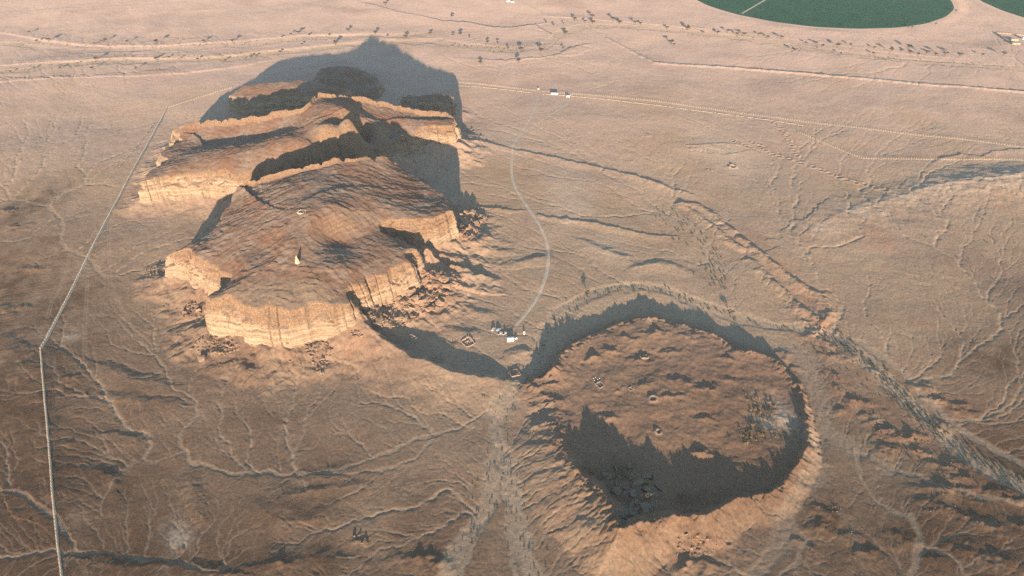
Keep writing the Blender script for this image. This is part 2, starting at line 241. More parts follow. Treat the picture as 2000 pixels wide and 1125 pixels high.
# washes and tracks: points, half width m, depth m, sand, how much the line wanders
WASHES = [
    ([(1045, 690), (1030, 720), (1005, 755), (975, 800), (968, 840), (972, 880), (990, 920), (1000, 960), (1010, 1010), (1025, 1060), (1040, 1140)], 9, 0.9, 1.0, 5),
    ([(972, 880), (960, 920), (950, 970), (935, 1010), (905, 1060), (870, 1140)], 7, 0.7, .9, 5), ([(985, 900), (968, 960), (955, 1000), (925, 1060), (895, 1140)], 4, 0.6, .9, 4), ([(990, 930), (985, 990), (1000, 1060), (1005, 1140)], 4, 0.6, .8, 4),
    ([(1045, 690), (1058, 655), (1085, 620), (1120, 592), (1160, 572), (1210, 562), (1255, 560), (1310, 570), (1360, 588), (1400, 604), (1440, 620), (1500, 634), (1560, 642), (1620, 652), (1680, 690), (1730, 738), (1780, 795), (1830, 838), (1880, 880), (1940, 920), (2000, 950), (2100, 1010)], 9, 1.0, 1.0, 5),
    ([(1640, 655), (1700, 680), (1750, 715), (1790, 752), (1830, 800), (1900, 850), (2000, 910)], 5, 0.7, .7, 5),
    ([(1072, 640), (1110, 625), (1160, 604), (1220, 590), (1270, 588), (1340, 600), (1400, 625), (1450, 655), (1530, 668), (1575, 700), (1590, 760), (1602, 811), (1612, 846), (1671, 881)], 10, .3, .55, 4),
    ([(302, 690), (340, 749), (378, 787), (378, 825), (359, 851), (357, 881), (378, 904), (434, 919), (491, 927), (567, 930), (632, 923), (727, 900), (802, 866), (870, 843), (934, 817), (962, 800)], 3.4, 0.7, .6, 7),
    ([(840, 862), (813, 896), (757, 915), (690, 926), (632, 925)], 3, .5, .6, 3), ([(359, 885), (300, 900), (264, 900), (235, 925), (215, 950), (200, 1000)], 3, .4, .45, 4), ([(357, 870), (310, 872), (270, 890), (240, 915)], 2.5, .4, .5, 3),
    ([(378, 812), (400, 850), (430, 880), (470, 900), (500, 925)], 2.5, .5, .6, 4), ([(440, 735), (424, 780), (425, 800), (432, 830), (420, 842), (450, 865), (465, 885)], 2, .7, .6, 3), ([(470, 740), (455, 770), (465, 805), (480, 825), (490, 870), (495, 920)], 2, .7, .55, 3),
    ([(520, 800), (555, 815), (560, 850), (575, 870), (600, 880)], 2, .7, .5, 3), ([(590, 700), (600, 745), (625, 800), (650, 830), (690, 850), (720, 885), (735, 895)], 2.4, .8, .5, 4), ([(560, 720), (575, 770), (590, 830), (620, 865), (640, 890), (655, 912)], 2, .8, .5, 4),
    ([(690, 790), (750, 795), (800, 810), (850, 835), (865, 843)], 2, .6, .6, 4), ([(640, 850), (700, 846), (745, 830), (780, 825), (820, 830), (870, 845)], 2.2, .9, .6, 4), ([(800, 750), (850, 765), (890, 785), (920, 808), (935, 815)], 2, .6, .6, 4), ([(860, 770), (900, 770), (950, 778), (968, 782)], 1.8, .6, .5, 3),
    ([(730, 1085), (761, 1066), (753, 1040), (772, 1002), (802, 953), (878, 942), (938, 923), (955, 915)], 2.4, .8, .7, 4), ([(690, 1010), (740, 1005), (775, 1000)], 2, .6, .5, 3), ([(775, 1000), (832, 987), (870, 955), (890, 940)], 2, .6, .6, 3), ([(830, 1045), (880, 1015), (930, 985), (945, 975)], 2.2, .6, .6, 3),
    ([(870, 1100), (900, 1060), (925, 1030), (935, 1010)], 2, .4, .5, 2), ([(730, 1085), (700, 1108), (660, 1130)], 2, .5, .5, 3), ([(575, 1020), (620, 1040), (660, 1030), (700, 1005)], 2, .7, .4, 3),
    ([(-20, 950), (0, 957), (57, 972), (102, 995), (130, 1030), (144, 1078), (200, 1083), (264, 1097), (340, 1100), (430, 1121)], 3, 1.0, .55, 5), ([(150, 1060), (220, 1078), (290, 1092), (340, 1088), (400, 1084), (440, 1100)], 2.5, .8, .5, 4), ([(0, 1085), (60, 1078), (110, 1076), (144, 1078)], 2, .6, .4, 3),
    ([(150, 1000), (180, 1030), (225, 1060), (255, 1085)], 2, .6, .35, 3), ([(240, 980), (250, 1010), (240, 1050), (228, 1060)], 2, .5, .4, 3), ([(285, 1080), (300, 1050), (355, 1070), (368, 1100)], 1.6, .4, .3, 3), ([(205, 760), (215, 800), (240, 835), (265, 855), (232, 878)], 1.8, .6, .45, 3),
    ([(0, 360), (25, 390), (95, 405), (120, 430), (120, 470), (128, 490), (170, 505), (195, 530), (205, 545)], 4, .7, .5, 5), ([(0, 475), (55, 470), (85, 440), (115, 430)], 2, .6, .45, 4), ([(30, 320), (20, 365), (40, 395)], 2.4, .7, .4, 4), ([(0, 385), (50, 400), (110, 405)], 2, .6, .5, 4), ([(75, 510), (110, 500), (125, 480)], 2, .5, .4, 4),
    ([(100, 395), (150, 365), (190, 360), (240, 372)], 1.8, .5, .35, 4), ([(60, 355), (85, 330), (80, 290), (100, 262)], 2, .5, .35, 4), ([(150, 330), (165, 300), (155, 260)], 1.8, .5, .35, 4),
    ([(1010, 660), (1040, 640), (1075, 625), (1098, 600), (1105, 575)], 1.8, .6, .4, 3), ([(1098, 550), (1140, 545), (1190, 546), (1240, 545), (1300, 552)], 2.5, .8, .6, 4), ([(1070, 545), (1100, 548), (1130, 530), (1170, 515), (1150, 505)], 1.8, .7, .4, 3),
    ([(1140, 420), (1210, 424), (1260, 415), (1290, 405), (1270, 395)], 2.2, .4, .75, 4), ([(1330, 470), (1290, 440), (1270, 412), (1230, 390), (1200, 370)], 2.2, .5, .6, 5), ([(1312, 422), (1350, 440), (1376, 478), (1385, 515), (1408, 554), (1420, 600)], 3.5, .6, .65, 5), ([(1372, 466), (1400, 500), (1430, 550), (1440, 600)], 2, .6, .5, 4),
    ([(1280, 480), (1330, 500), (1370, 520), (1400, 550)], 2, .7, .5, 4), ([(1552, 546), (1590, 560), (1620, 590), (1632, 620), (1640, 650)], 2.6, .7, .6, 4), ([(1560, 500), (1590, 520), (1610, 560), (1620, 590)], 2, .7, .45, 4),
    ([(1580, 485), (1636, 482), (1664, 468), (1740, 460), (1816, 474), (1850, 500), (1876, 514), (1888, 530), (1900, 546), (1912, 580), (1924, 605)], 2.2, .7, .55, 4), ([(1816, 478), (1850, 450), (1855, 435)], 1.8, .6, .4, 3), ([(1870, 505), (1885, 480), (1892, 470)], 1.6, .5, .4, 3), ([(1900, 546), (1940, 600), (1990, 690)], 1.8, .5, .4, 4),
    ([(1700, 560), (1690, 610), (1720, 650), (1735, 690)], 2, .6, .5, 4), ([(1640, 600), (1665, 640), (1680, 680)], 1.8, .5, .4, 3),
    ([(1676, 886), (1691, 952), (1716, 987), (1760, 1005), (1781, 1012), (1796, 1047), (1791, 1080), (1775, 1140)], 4, .5, .6, 4), ([(1800, 1065), (1850, 1090), (1880, 1125)], 1.6, .5, .5, 2), ([(1880, 1000), (1890, 1035), (1860, 1060), (1868, 1110)], 2.2, .7, .5, 4), ([(1770, 960), (1765, 990), (1782, 1012)], 1.8, .6, .4, 3),
    ([(1590, 850), (1600, 920), (1570, 960), (1548, 1000), (1540, 1040), (1500, 1080), (1470, 1130)], 8, .5, .55, 6), ([(1550, 1000), (1575, 1060), (1560, 1090), (1520, 1125)], 3, .5, .5, 4), ([(1600, 880), (1570, 945), (1550, 1000)], 3, .4, .5, 4), ([(1452, 1026), (1490, 1010), (1525, 995), (1545, 990)], 2.4, .5, .5, 3), ([(1420, 1110), (1450, 1075), (1490, 1060), (1530, 1050)], 2, .6, .5, 3),
    ([(1725, 925), (1800, 930), (1850, 950), (1900, 965), (2000, 985)], 4, .5, .55, 5), ([(1671, 881), (1720, 905), (1760, 925)], 4, .5, .6, 4),
    ([(-40, 138), (40, 140), (120, 126), (200, 122), (280, 122), (360, 116), (450, 114), (540, 104), (640, 92), (730, 84), (840, 82), (940, 94), (1000, 100), (1050, 96), (1080, 84), (1092, 66), (1130, 52), (1200, 50), (1300, 58), (1400, 68), (1500, 82), (1600, 98), (1720, 114), (1850, 124), (2000, 134), (2200, 150)], 16, 1.2, .8, 12),
    ([(-40, 82), (60, 90), (150, 98), (260, 98), (360, 96), (480, 88), (600, 74), (700, 70), (820, 68)], 14, 1.0, .55, 10), ([(840, 82), (800, 74), (700, 68), (600, 72)], 8, .6, .5, 6),
]
TYRE = [([(213, 380), (212, 442), (213, 500), (214, 549), (231, 595), (256, 638), (280, 668), (302, 692), (330, 730)], 3), ([(140, 480), (132, 520), (118, 560), (100, 590), (92, 620)], 3), ([(1578, 690), (1582, 740), (1592, 790), (1606, 835), (1640, 870)], 3),
        ([(170, 540), (168, 590), (164, 640), (166, 720)], 2)]
TRACK = [(1051, 186), (1047, 204), (1040, 222), (1030, 240), (1016, 262), (1003, 280), (999, 290), (1001, 305), (999, 322), (999, 340), (1003, 360), (1012, 378), (1030, 405), (1046, 428), (1060, 452), (1070, 480), (1072, 505), (1068, 535), (1058, 565), (1042, 595), (1020, 622), (1004, 640)]
TRACK2 = [(1111, 190), (1112, 198), (1098, 211), (1075, 224), (1050, 240), (1030, 252), (1016, 264)]
PALE = [(1600, 445, 50, 14), (1680, 412, 50, 12), (1760, 388, 50, 12), (1840, 368, 60, 14), (1930, 352, 60, 16), (2000, 345, 60, 18), (1110, 380, 40, 50), (1130, 405, 26, 26), (1095, 410, 22, 16), (345, 1050, 26, 26), (1525, 815, 34, 36), (1500, 830, 26, 22), (995, 262, 16, 16), (1180, 485, 40, 24), (1420, 300, 60, 40), (140, 660, 16, 10)]
DARK = [(1200, 985, 24, 26), (1232, 1018, 30, 12), (1160, 930, 22, 18), (1215, 925, 44, 30), (1240, 1000, 40, 22), (1330, 985, 60, 14), (0, 800, 160, 240), (60, 1090, 220, 90), (1900, 1060, 160, 90), (500, 1110, 200, 50), (0, 560, 150, 130), (30, 560, 110, 110), (120, 600, 90, 80), (60, 720, 80, 60), (40, 1050, 110, 60), (150, 760, 60, 30), (200, 950, 80, 60), (560, 1000, 80, 30), (620, 1090, 60, 26), (1640, 1020, 60, 30), (1830, 1050, 120, 50), (1930, 1000, 90, 40), (60, 400, 60, 60), (850, 1080, 60, 25), (1700, 1090, 60, 25), (250, 1090, 90, 30), (1930, 700, 90, 40)]  # leading entries darken the plateau's inner wall: dark rock plus painted-in shade
RED = [(1670, 770, 60, 60), (1800, 860, 70, 40), (1850, 790, 60, 30), (1600, 660, 40, 30), (1360, 1070, 50, 30), (1390, 760, 120, 60), (1450, 470, 30, 20), (1520, 520, 34, 22), (1580, 580, 34, 26), (1610, 630, 30, 20), (1370, 400, 20, 10), (1760, 850, 24, 12), (60, 930, 50, 20), (20, 780, 50, 40), (1720, 470, 30, 20), (1480, 285, 40, 12), (1620, 338, 60, 8), (860, 560, 40, 40), (700, 700, 80, 30), (1540, 270, 14, 30), (580, 450, 40, 60)]

def E(v):  # polyline in world metres
    return GP(v)

class Grid: pass
def build_terrain():
    g = Grid()
    y0, y1 = 232.0, 2500.0
    ys = [y0]
    while ys[-1] < y1: ys.append(ys[-1] + 0.00128 / Q * math.hypot(ys[-1], CAM_H) ** 1.0 * (1.0 + ys[-1] / 4500))
    ys = np.array(ys)
    near = y0 - np.cumsum(1.5 * 1.28 ** np.arange(1, 25)); far = ys[-1] + np.cumsum(6 * 1.22 ** np.arange(1, 27))
    g.ys = np.r_[near[::-1], ys, far]
    n = int(1350 * Q); t = np.linspace(-1, 1, n)
    ext = 1 + np.cumsum((2 / n) * 1.24 ** np.arange(1, 30))
    g.t = np.r_[-ext[::-1], t, ext]
    yc = np.clip(g.ys, y0, 2700)
    g.w = 0.785 * (yc * cp + CAM_H * sp) + 45
    # rows run in straight lines of constant y; columns fan out
    X = (g.t[None, :] * g.w[:, None]).astype(np.float32); Y = np.repeat(g.ys[:, None], len(g.t), 1).astype(np.float32)
    g.X, g.Y = X, Y
    return g
gr = build_terrain()
X, Y = gr.X, gr.Y
def box(P, m):
    """index slices of the grid covering points P with margin m"""
    P = np.asarray(P); a, b = P[:, 1].min() - m, P[:, 1].max() + m
    i0, i1 = np.searchsorted(gr.ys, a), np.searchsorted(gr.ys, b)
    if i1 - i0 < 2: return None
    ww = gr.w[i0:i1]; lo = min((P[:, 0].min() - m) / ww.min(), (P[:, 0].min() - m) / ww.max()); hi = max((P[:, 0].max() + m) / ww.min(), (P[:, 0].max() + m) / ww.max())
    j0, j1 = np.searchsorted(gr.t, lo), np.searchsorted(gr.t, hi)
    if j1 - j0 < 2: return None
    return (slice(i0, i1), slice(j0, j1))

# warped coordinates make traced lines ragged
WX = X + 5.0 * fbm(X, Y, 46, 3, 50); WY = Y + 5.0 * fbm(X, Y, 46, 3, 60)
SX = X + 2.2 * fbm(X, Y, 14, 3, 51); SY = Y + 2.2 * fbm(X, Y, 14, 3, 61)
dcam = np.sqrt(X * X + Y * Y)
H = 3.0 * fbm(X, Y, 420, 2, 1) + 1.1 * fbm(X, Y, 120, 2, 5)
H *= sstep(3200, 2200, dcam) * 0.7 + 0.3
M = {k: np.zeros(X.shape, np.float32) for k in ('wash', 'dark', 'red', 'pale', 'rock', 'tell')}
calm = np.ones(X.shape, np.float32)          # how much the small gullies may cut here
# talus round each mesa
T = np.zeros(X.shape, np.float32); under = np.zeros(X.shape, bool)
for k, m in MESA.items():
    s = box(m['xy'], 130)
    d, p, _ = polyseg(X[s] + 3 * fbm(X[s], Y[s], 25, 2, 70), Y[s] + 3 * fbm(X[s], Y[s], 25, 2, 71), m['xy'], True)
    ins = inside(X[s], Y[s], m['xy']); i = np.floor(p).astype(int) % len(m['zb']); f = p - np.floor(p)
    zb = m['zb'][i] * (1 - f) + m['zb'][(i + 1) % len(m['zb'])] * f
    zb = zb * (1 + .22 * np.clip(fbm(X[s], Y[s], 24, 3, 72), -.9, 1.2))
    Lw = zb * 3.6 + 14
    h = np.where(ins, zb, zb * np.clip(1 - d / Lw, 0, 1) ** 1.75)
    T[s] = np.maximum(T[s], h); under[s] |= ins & (d > 12)
    M['rock'][s] = np.maximum(M['rock'][s], np.clip(1 - d / 60, 0, 1))
H = H * (1 - 0.6 * sstep(0, 3, T)) + T
# ridges and banks
for pts, wf, wb in RIDGES:
    P = np.array([G(a, b, z) for a, b, z in pts]); z = np.array([q[2] for q in pts], float) * (1.0 if pts[0][2] > 20 else 0.36 if wf > 100 else 0.75 if (wf, wb) == (9, 6) else 0.18 if pts[0][1] > 700 else 0.34); s = box(P, max(wf, wb) * 1.2 + 5)
    if s is None: continue
    d, p, sd = polyseg(SX[s], SY[s], P); i = np.minimum(p.astype(int), len(z) - 2); f = p - i; zz = z[i] * (1 - f) + z[i + 1] * f
    if P[-1, 0] < P[0, 0]: sd = -sd                 # sd < 0 is the camera side for a line travelled left to right
    zz = zz * (1 + (0.05 if pts[0][2] > 20 else 0.22) * fbm(X[s], Y[s], 16, 2, 81))
    w = np.where(sd < 0, wf, wb) * (1 + 0.25 * gnoise(X[s] / 30, Y[s] / 30, 82)); q = np.clip(1 - d / w, 0, 1)
    steep = w < 14
    pr = np.where(steep, q * q * (3 - 2 * q), q ** 1.5)
    h = zz * pr; H[s] = np.where(H[s] * 0.5 + 0 * h > h, H[s], H[s] * (1 - 0.3 * pr) + h)
# the rimmed plateau
s = box(TELL_XY, 75)
d, p, _ = polyseg(SX[s] * 0.6 + X[s] * 0.4, SY[s] * 0.6 + Y[s] * 0.4, TELL_XY, True); ins = inside(SX[s] * 0.6 + X[s] * 0.4, SY[s] * 0.6 + Y[s] * 0.4, TELL_XY)
i = np.floor(p).astype(int) % len(TELL_V); f = (p - np.floor(p))[..., None]; V = TELL_V[i] * (1 - f) + TELL_V[(i + 1) % len(TELL_V)] * f
rim = V[..., 0] * (1 + (0.17 * gnoise(X[s] / 17, Y[s] / 17 + 40, 283) + .20 * np.abs(gnoise(X[s] / 8, Y[s] / 8, 87)) - .08) * np.exp(-d / 9))
rim = rim + (Y[s] > 470) * (2.6 * np.clip(gnoise(X[s] / 19, Y[s] / 19, 88), -.35, 1) + 1.3 * np.abs(gnoise(X[s] / 7, Y[s] / 7, 89))) * np.exp(-d / 6)
fl = np.clip(TELL_F(X[s], Y[s]) - 4.0, 1, 12) + 0.8 * fbm(X[s], Y[s], 26, 3, 84)
q_in = np.clip(1 - d / V[..., 2], 0, 1) ** 1.3; q_out = np.clip(1 - d / V[..., 1], 0, 1); q_out = np.where(V[..., 1] < 16, q_out * q_out * (3 - 2 * q_out), q_out ** 1.35)
h = np.where(ins, fl + (rim - fl) * q_in, rim * q_out)
H[s] = np.where(ins, h, H[s] * (1 - q_out) + h)
M['tell'][s] = np.where(ins, 1, np.clip(1 - d / 20, 0, 1)); tell_in = np.zeros(X.shape, np.float32); tell_in[s] = ins * np.clip(d / 10, 0, 1)
def bump_add(lst, gain):
    for px, py, z, ra, rd in lst:
        c = np.array([G(px, py, 3)]); s = box(c, max(ra, rd) * 1.7)
        if s is None: continue
        ux = (SX[s] * 1.9 + WX[s] * .7 - X[s] * 1.6 - c[0, 0]) / ra; uy = (SY[s] * 1.9 + WY[s] * .7 - Y[s] * 1.6 - c[0, 1]) / rd
        uy = np.where(uy < 0, uy * 0.62, uy * 1.15)      # gentler towards the camera
        r2 = np.sqrt(ux * ux + uy * uy); q = np.clip(1 - r2, 0, 1)
        H[s] += z * gain * (.65 if py > 960 and px > 1500 else 1) * (q ** 1.4) * (1 + 0.8 * fbm(X[s], Y[s], 12, 3, 85))
        M['rock'][s] = np.maximum(M['rock'][s], 0.7 * q)

# gullies
row = np.gradient(H, axis=0); col = np.gradient(H, axis=1)
Xi = np.gradient(X, axis=0); Xj = np.gradient(X, axis=1); Yi = np.gradient(Y, axis=0)
hx = col / Xj; hy = (row - hx * Xi) / Yi
fx, fy = flow(X, Y)
dense = sstep(2900, 2300, dcam)
e = erosion(X, Y, -hx * 1.0 + fx * 0.10, -hy * 1.0 + fy * 0.10, 30.0, 5, 0.56, 3, 1.0)
slope = np.minimum(np.sqrt(hx * hx + hy * hy), 0.6)
patch = 0.45 + 0.55 * sstep(-0.25, 0.35, fbm(X, Y, 170, 2, 33))
amp = (0.16 * patch + (2.6 + 3.5 * M['tell'] * (1 - tell_in)) * slope) * (1 + 0.5 * tell_in) * dense
P = E([(706, 640), (740, 668), (790, 697), (850, 721), (910, 738), (960, 745)]); s = box(P, 70); d, p, _ = polyseg(X[s], Y[s], P); amp[s] *= 1 - .8 * sstep(60, 35, d)
e = np.sign(e) * np.abs(e) ** 0.9
H += np.minimum(amp, 1.7) * e
out_ = M['tell'] * (1 - tell_in); e3 = erosion(X, Y, -hx, -hy, 11.0, 4, .6, 53, 1.2); H += np.minimum(3.4 * slope * out_, 1.7) * e3
# sharp little channels
e2 = erosion(X, Y, -hx + fx * 0.10, -hy + fy * 0.10, 58.0, 5, 0.62, 8, 1.6)
ch = np.clip((-e2 - 0.12) / 0.25, 0, 1) * dense
H -= 0.28 * ch * patch * (1 - 0.6 * tell_in); M['wash'] = np.maximum(M['wash'], 0.33 * ch * (1 - tell_in))
bump_add(BUMPS, 0.22); bump_add(TELL_BUMPS, 0.42)
# named washes
for pts, hw, dep, sand, wander in WASHES:
    if hw < 3: continue
    P = E(pts); s = box(P, hw * 3 + wander * 2 + 6)
    if s is None: continue
    k = wander / 5.0
    d, p, _ = polyseg(X[s] + (WX[s] - X[s]) * k * .7 + (SX[s] - X[s]) * .9, Y[s] + (WY[s] - Y[s]) * k * .7 + (SY[s] - Y[s]) * .9, P)
    u = p / (len(P) - 1)
    ww = hw * (0.62 if hw < 5 else 0.9) * (1 + 0.6 * gnoise(X[s] / 30, Y[s] / 30, 86)); 
    if hw < 4: ww = ww * (0.45 + 0.55 * np.minimum(1, 4 * np.minimum(u, 1 - u)))
    q = sstep(1.5, 0.5, d / ww)
    H[s] -= dep * (0.45 if hw < 5 else 0.7) * q
    if hw > 6: H[s] += 0.18 * q * erosion(X[s], Y[s], fx[s], fy[s], 9.0, 2, .5, 21)
    M['wash'][s] = np.maximum(M['wash'][s], sand * sstep(1.7, 0.5, d / ww)); calm[s] *= 1 - 0.5 * q
for pts, hw in TYRE:
    P = E(pts); s = box(P, 10); d, p, _ = polyseg(X[s], Y[s], P)
    q = np.exp(-((d - 1.3) / 0.7) ** 2); H[s] -= 0.12 * q; M['wash'][s] = np.maximum(M['wash'][s], 0.5 * q)
# branching drainage: every place finds its way down to a wash, the shared ways grow into channels
def drainage():
    st = 3; i0, i1 = np.searchsorted(gr.ys, 236), np.searchsorted(gr.ys, 1750); j0, j1 = np.searchsorted(gr.t, -1.0), np.searchsorted(gr.t, 1.0)
    I, J = np.meshgrid(np.arange(i0, i1, st), np.arange(j0, j1, st), indexing='ij'); n, m_ = I.shape
    r = np.random.RandomState(5)
    I = np.clip(I + r.randint(-1, 2, I.shape), 0, len(gr.ys) - 1); J = np.clip(J + r.randint(-1, 2, J.shape), 0, len(gr.t) - 1)
    x = X[I, J].astype(float); y = Y[I, J].astype(float); h = H[I, J].astype(float); fx_ = fx[I, J]; fy_ = fy[I, J]
    hxx, hyy = hx[I, J], hy[I, J]; fl_ = np.hypot(fx_, fy_) + 1e-6; fx_ = fx_ / fl_ - 14 * hxx; fy_ = fy_ / fl_ - 14 * hyy; fl_ = np.hypot(fx_, fy_) + 1e-6; fx_ /= fl_; fy_ /= fl_
    rnd = np.exp(.75 * r.randn(*I.shape)) * np.exp(0.9 * fbm(x, y, 60, 3, 190))
    src = np.zeros(I.shape, bool); cor = np.ones(I.shape)
    for pts, hw, dep, sand, wander in WASHES:
        P = E(pts); d, p, _ = polyseg(x + 2.5 * gnoise(x / 18, y / 18, 7), y + 2.5 * gnoise(x / 18, y / 18, 9), P)
        if hw >= 3: src |= d < max(hw * .8, 4)
        else: cor = np.where(d < 4.5, .10, cor)
    block = under[I, J] | (tell_in[I, J] > .5)
    N = n * m_; best = np.full(N, 1e18); par = np.full(N, -1); done = np.zeros(N, bool).tolist(); order = []
    xf, yf, hf, rf, cf, fxf, fyf, bl = (a.ravel().tolist() for a in (x, y, h, rnd, cor, fx_, fy_, block))
    heap = [(0.0, int(k), -1) for k in np.flatnonzero(src.ravel() & ~block.ravel())]
    edge = np.zeros(I.shape, bool); edge[0] = edge[:, 0] = edge[:, -1] = True
    heap += [(60.0, int(k), -1) for k in np.flatnonzero(edge.ravel())]; heapq.heapify(heap); best = best.tolist(); par = par.tolist()
    for c, k, _ in heap: best[k] = min(best[k], c)
    nb = [(-1, -1), (-1, 0), (-1, 1), (0, -1), (0, 1), (1, -1), (1, 0), (1, 1)]
    while heap:
        c, k, p = heapq.heappop(heap)
        if done[k]: continue
        done[k] = True; par[k] = p; order.append(k); a, b = divmod(k, m_); xk, yk, hk = xf[k], yf[k], hf[k]
        for da, db in nb:
            aa, bb = a + da, b + db
            if aa < 0 or bb < 0 or aa >= n or bb >= m_: continue
            q = aa * m_ + bb
            if done[q] or bl[q]: continue
            dx, dy = xk - xf[q], yk - yf[q]; L = math.hypot(dx, dy) + 1e-6; al = (dx * fxf[q] + dy * fyf[q]) / L
            w = L * (.25 + rf[q]) * (1.12 - al) * cf[q] + 16 * max(0.0, hk - hf[q])
            if c + w < best[q]: best[q] = c + w; heapq.heappush(heap, (c + w, q, k))
    acc = [1.0] * N; kid = [-1] * N; ka = [0.0] * N
    for k in reversed(order):
        p = par[k]
        if p >= 0:
            acc[p] += acc[k]
            if acc[k] > ka[p]: ka[p] = acc[k]; kid[p] = k
    par = np.array(par); acc = np.array(acc); kid = np.array(kid); xs, ys_ = x.ravel(), y.ravel(); srcf = src.ravel()
    for _ in range(2):                                   # smooth the lines
        ok = (par >= 0) & (kid >= 0); nx_, ny_ = xs.copy(), ys_.copy()
        nx_[ok] = .5 * xs[ok] + .25 * xs[par[ok]] + .25 * xs[kid[ok]]; ny_[ok] = .5 * ys_[ok] + .25 * ys_[par[ok]] + .25 * ys_[kid[ok]]; xs, ys_ = nx_, ny_
    e_ = np.flatnonzero((par >= 0) & (acc >= 7) & ~srcf); a = acc[e_]
    px = np.concatenate([xs[e_] + (xs[par[e_]] - xs[e_]) * t for t in np.linspace(0, 1, 8)[:-1]]); py = np.concatenate([ys_[e_] + (ys_[par[e_]] - ys_[e_]) * t for t in np.linspace(0, 1, 8)[:-1]]); aa = np.tile(a, 7)
    px = px + 1.5 * fbm(px, py, 9, 2, 195); py = py + 1.5 * fbm(px, py, 9, 2, 196)
    wid = np.clip(0.36 * aa ** .26, .45, 2.5) * (1 + .5 * gnoise(px / 5, py / 5, 197)); cut = np.clip(aa / 700.0, 0, 1) ** .27
    C = np.zeros(X.shape, np.float32); S = np.zeros(X.shape, np.float32); Cf, Sf = C.ravel(), S.ravel(); W = X.shape[1]
    ic = np.clip(np.searchsorted(gr.ys, py), 5, len(gr.ys) - 6); jc = np.clip(np.searchsorted(gr.t, px / gr.w[ic]), 6, len(gr.t) - 7)
    sc_ = np.maximum(1.0, np.hypot(py, CAM_H) / 800)     # far channels are drawn by wider ones only
    for di in range(-4, 5):
        for dj in range(-5, 6):
            i_, j_ = ic + di, jc + dj; d = np.hypot(X[i_, j_] - px, Y[i_, j_] - py) / (wid * sc_); k = d < 2.2; f_ = i_ * W + j_
            np.maximum.at(Cf, f_[k], (cut[k] * np.exp(-(d[k] / .75) ** 2)).astype(np.float32)); np.maximum.at(Sf, f_[k], (cut[k] * np.exp(-(d[k] / 1.3) ** 2)).astype(np.float32))
    return C, S
CH, CS = drainage()
steep = np.clip(np.hypot(hx, hy) / .12, 0, 1)
H -= CH * (0.50 + .8 * steep) * (.75 + .8 * fbm(X, Y, 9, 2, 198))
M['wash'] = np.maximum(M['wash'], .8 * CH)
# pits with thrown-up rings
for px, py, r, z, pit in RINGS:
    c = np.array([G(px, py, 0 if not (1085 < px < 1580 and 620 < py < 1000) else 5)]); s = box(c, r * 3)
    if s is None or (px, py) == (590, 412): continue
    d = np.sqrt((X[s] - c[0, 0]) ** 2 + (Y[s] - c[0, 1]) ** 2) / r + 0.18 * gnoise(X[s] / 4, Y[s] / 4, 12)
    H[s] += z * (1 + gnoise(X[s] / 5, Y[s] / 5, 13)) * np.exp(-((d - 0.8) / 0.33) ** 2) - pit * sstep(0.75, 0.25, d); M['red'][s] = np.maximum(M['red'][s], .5 * (d < 1.3)); M['pale'][s] = np.maximum(M['pale'][s], .4 * (d < 1.2))
# stony roughness
H += (0.06 + 0.10 * M['rock'] + .10 * M['tell']) * fbm(X, Y, 5.0, 3, 40) * dense + 0.16 * fbm(X, Y, 17, 3, 44) * dense * calm
# flat bed for tracks
def flatten(P, hw):
    s = box(P, 14); d, p, _ = polyseg(X[s], Y[s], P); q = sstep(hw + 4, hw, d)
    base = np.interp(p.ravel(), np.arange(len(P)), samp(P)).reshape(p.shape)
    H[s] = H[s] * (1 - q * .85) + base * q * .85
def samp(P):
    """height of the built ground at points P"""
    P = np.atleast_2d(P); out = np.zeros(len(P))
    i = np.clip(np.searchsorted(gr.ys, P[:, 1]) - 1, 0, len(gr.ys) - 2); fi = (P[:, 1] - gr.ys[i]) / (gr.ys[i + 1] - gr.ys[i])
    r = []
    for ii in (i, i + 1):
        tt = P[:, 0] / gr.w[ii]; j = np.clip(np.searchsorted(gr.t, tt) - 1, 0, len(gr.t) - 2); fj = (tt - gr.t[j]) / (gr.t[j + 1] - gr.t[j])
        r.append(H[ii, j] * (1 - fj) + H[ii, j + 1] * fj)
    return r[0] * (1 - fi) + r[1] * fi
def resamp(P, step):
    P = np.asarray(P, float)
    for _ in range(2):                                   # soften corners
        a = P[:-1] * .75 + P[1:] * .25; b = P[:-1] * .25 + P[1:] * .75; P = np.r_[P[:1], np.stack([a, b], 1).reshape(-1, 2), P[-1:]]
    L = np.r_[0, np.cumsum(np.linalg.norm(np.diff(P, axis=0), axis=1))]; u = np.arange(0, L[-1], step)
    return np.c_[np.interp(u, L, P[:, 0]), np.interp(u, L, P[:, 1])]
track_xy = resamp(E(TRACK), 8.0); track2_xy = resamp(E(TRACK2), 8.0)
for P, hw in ((track_xy, 2.6), (track2_xy, 2.2)): flatten(P, hw)
# colour patches of the ground; some dark ones paint shade inside the plateau rim
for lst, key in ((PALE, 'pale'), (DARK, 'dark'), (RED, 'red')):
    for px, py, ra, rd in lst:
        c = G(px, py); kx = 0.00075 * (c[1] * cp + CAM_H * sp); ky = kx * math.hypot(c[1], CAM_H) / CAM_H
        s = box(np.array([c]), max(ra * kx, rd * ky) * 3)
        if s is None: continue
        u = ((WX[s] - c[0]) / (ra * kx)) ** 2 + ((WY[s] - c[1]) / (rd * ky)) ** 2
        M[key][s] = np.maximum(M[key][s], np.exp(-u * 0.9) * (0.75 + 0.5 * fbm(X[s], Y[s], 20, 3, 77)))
H = np.where(under, H - 2, H)

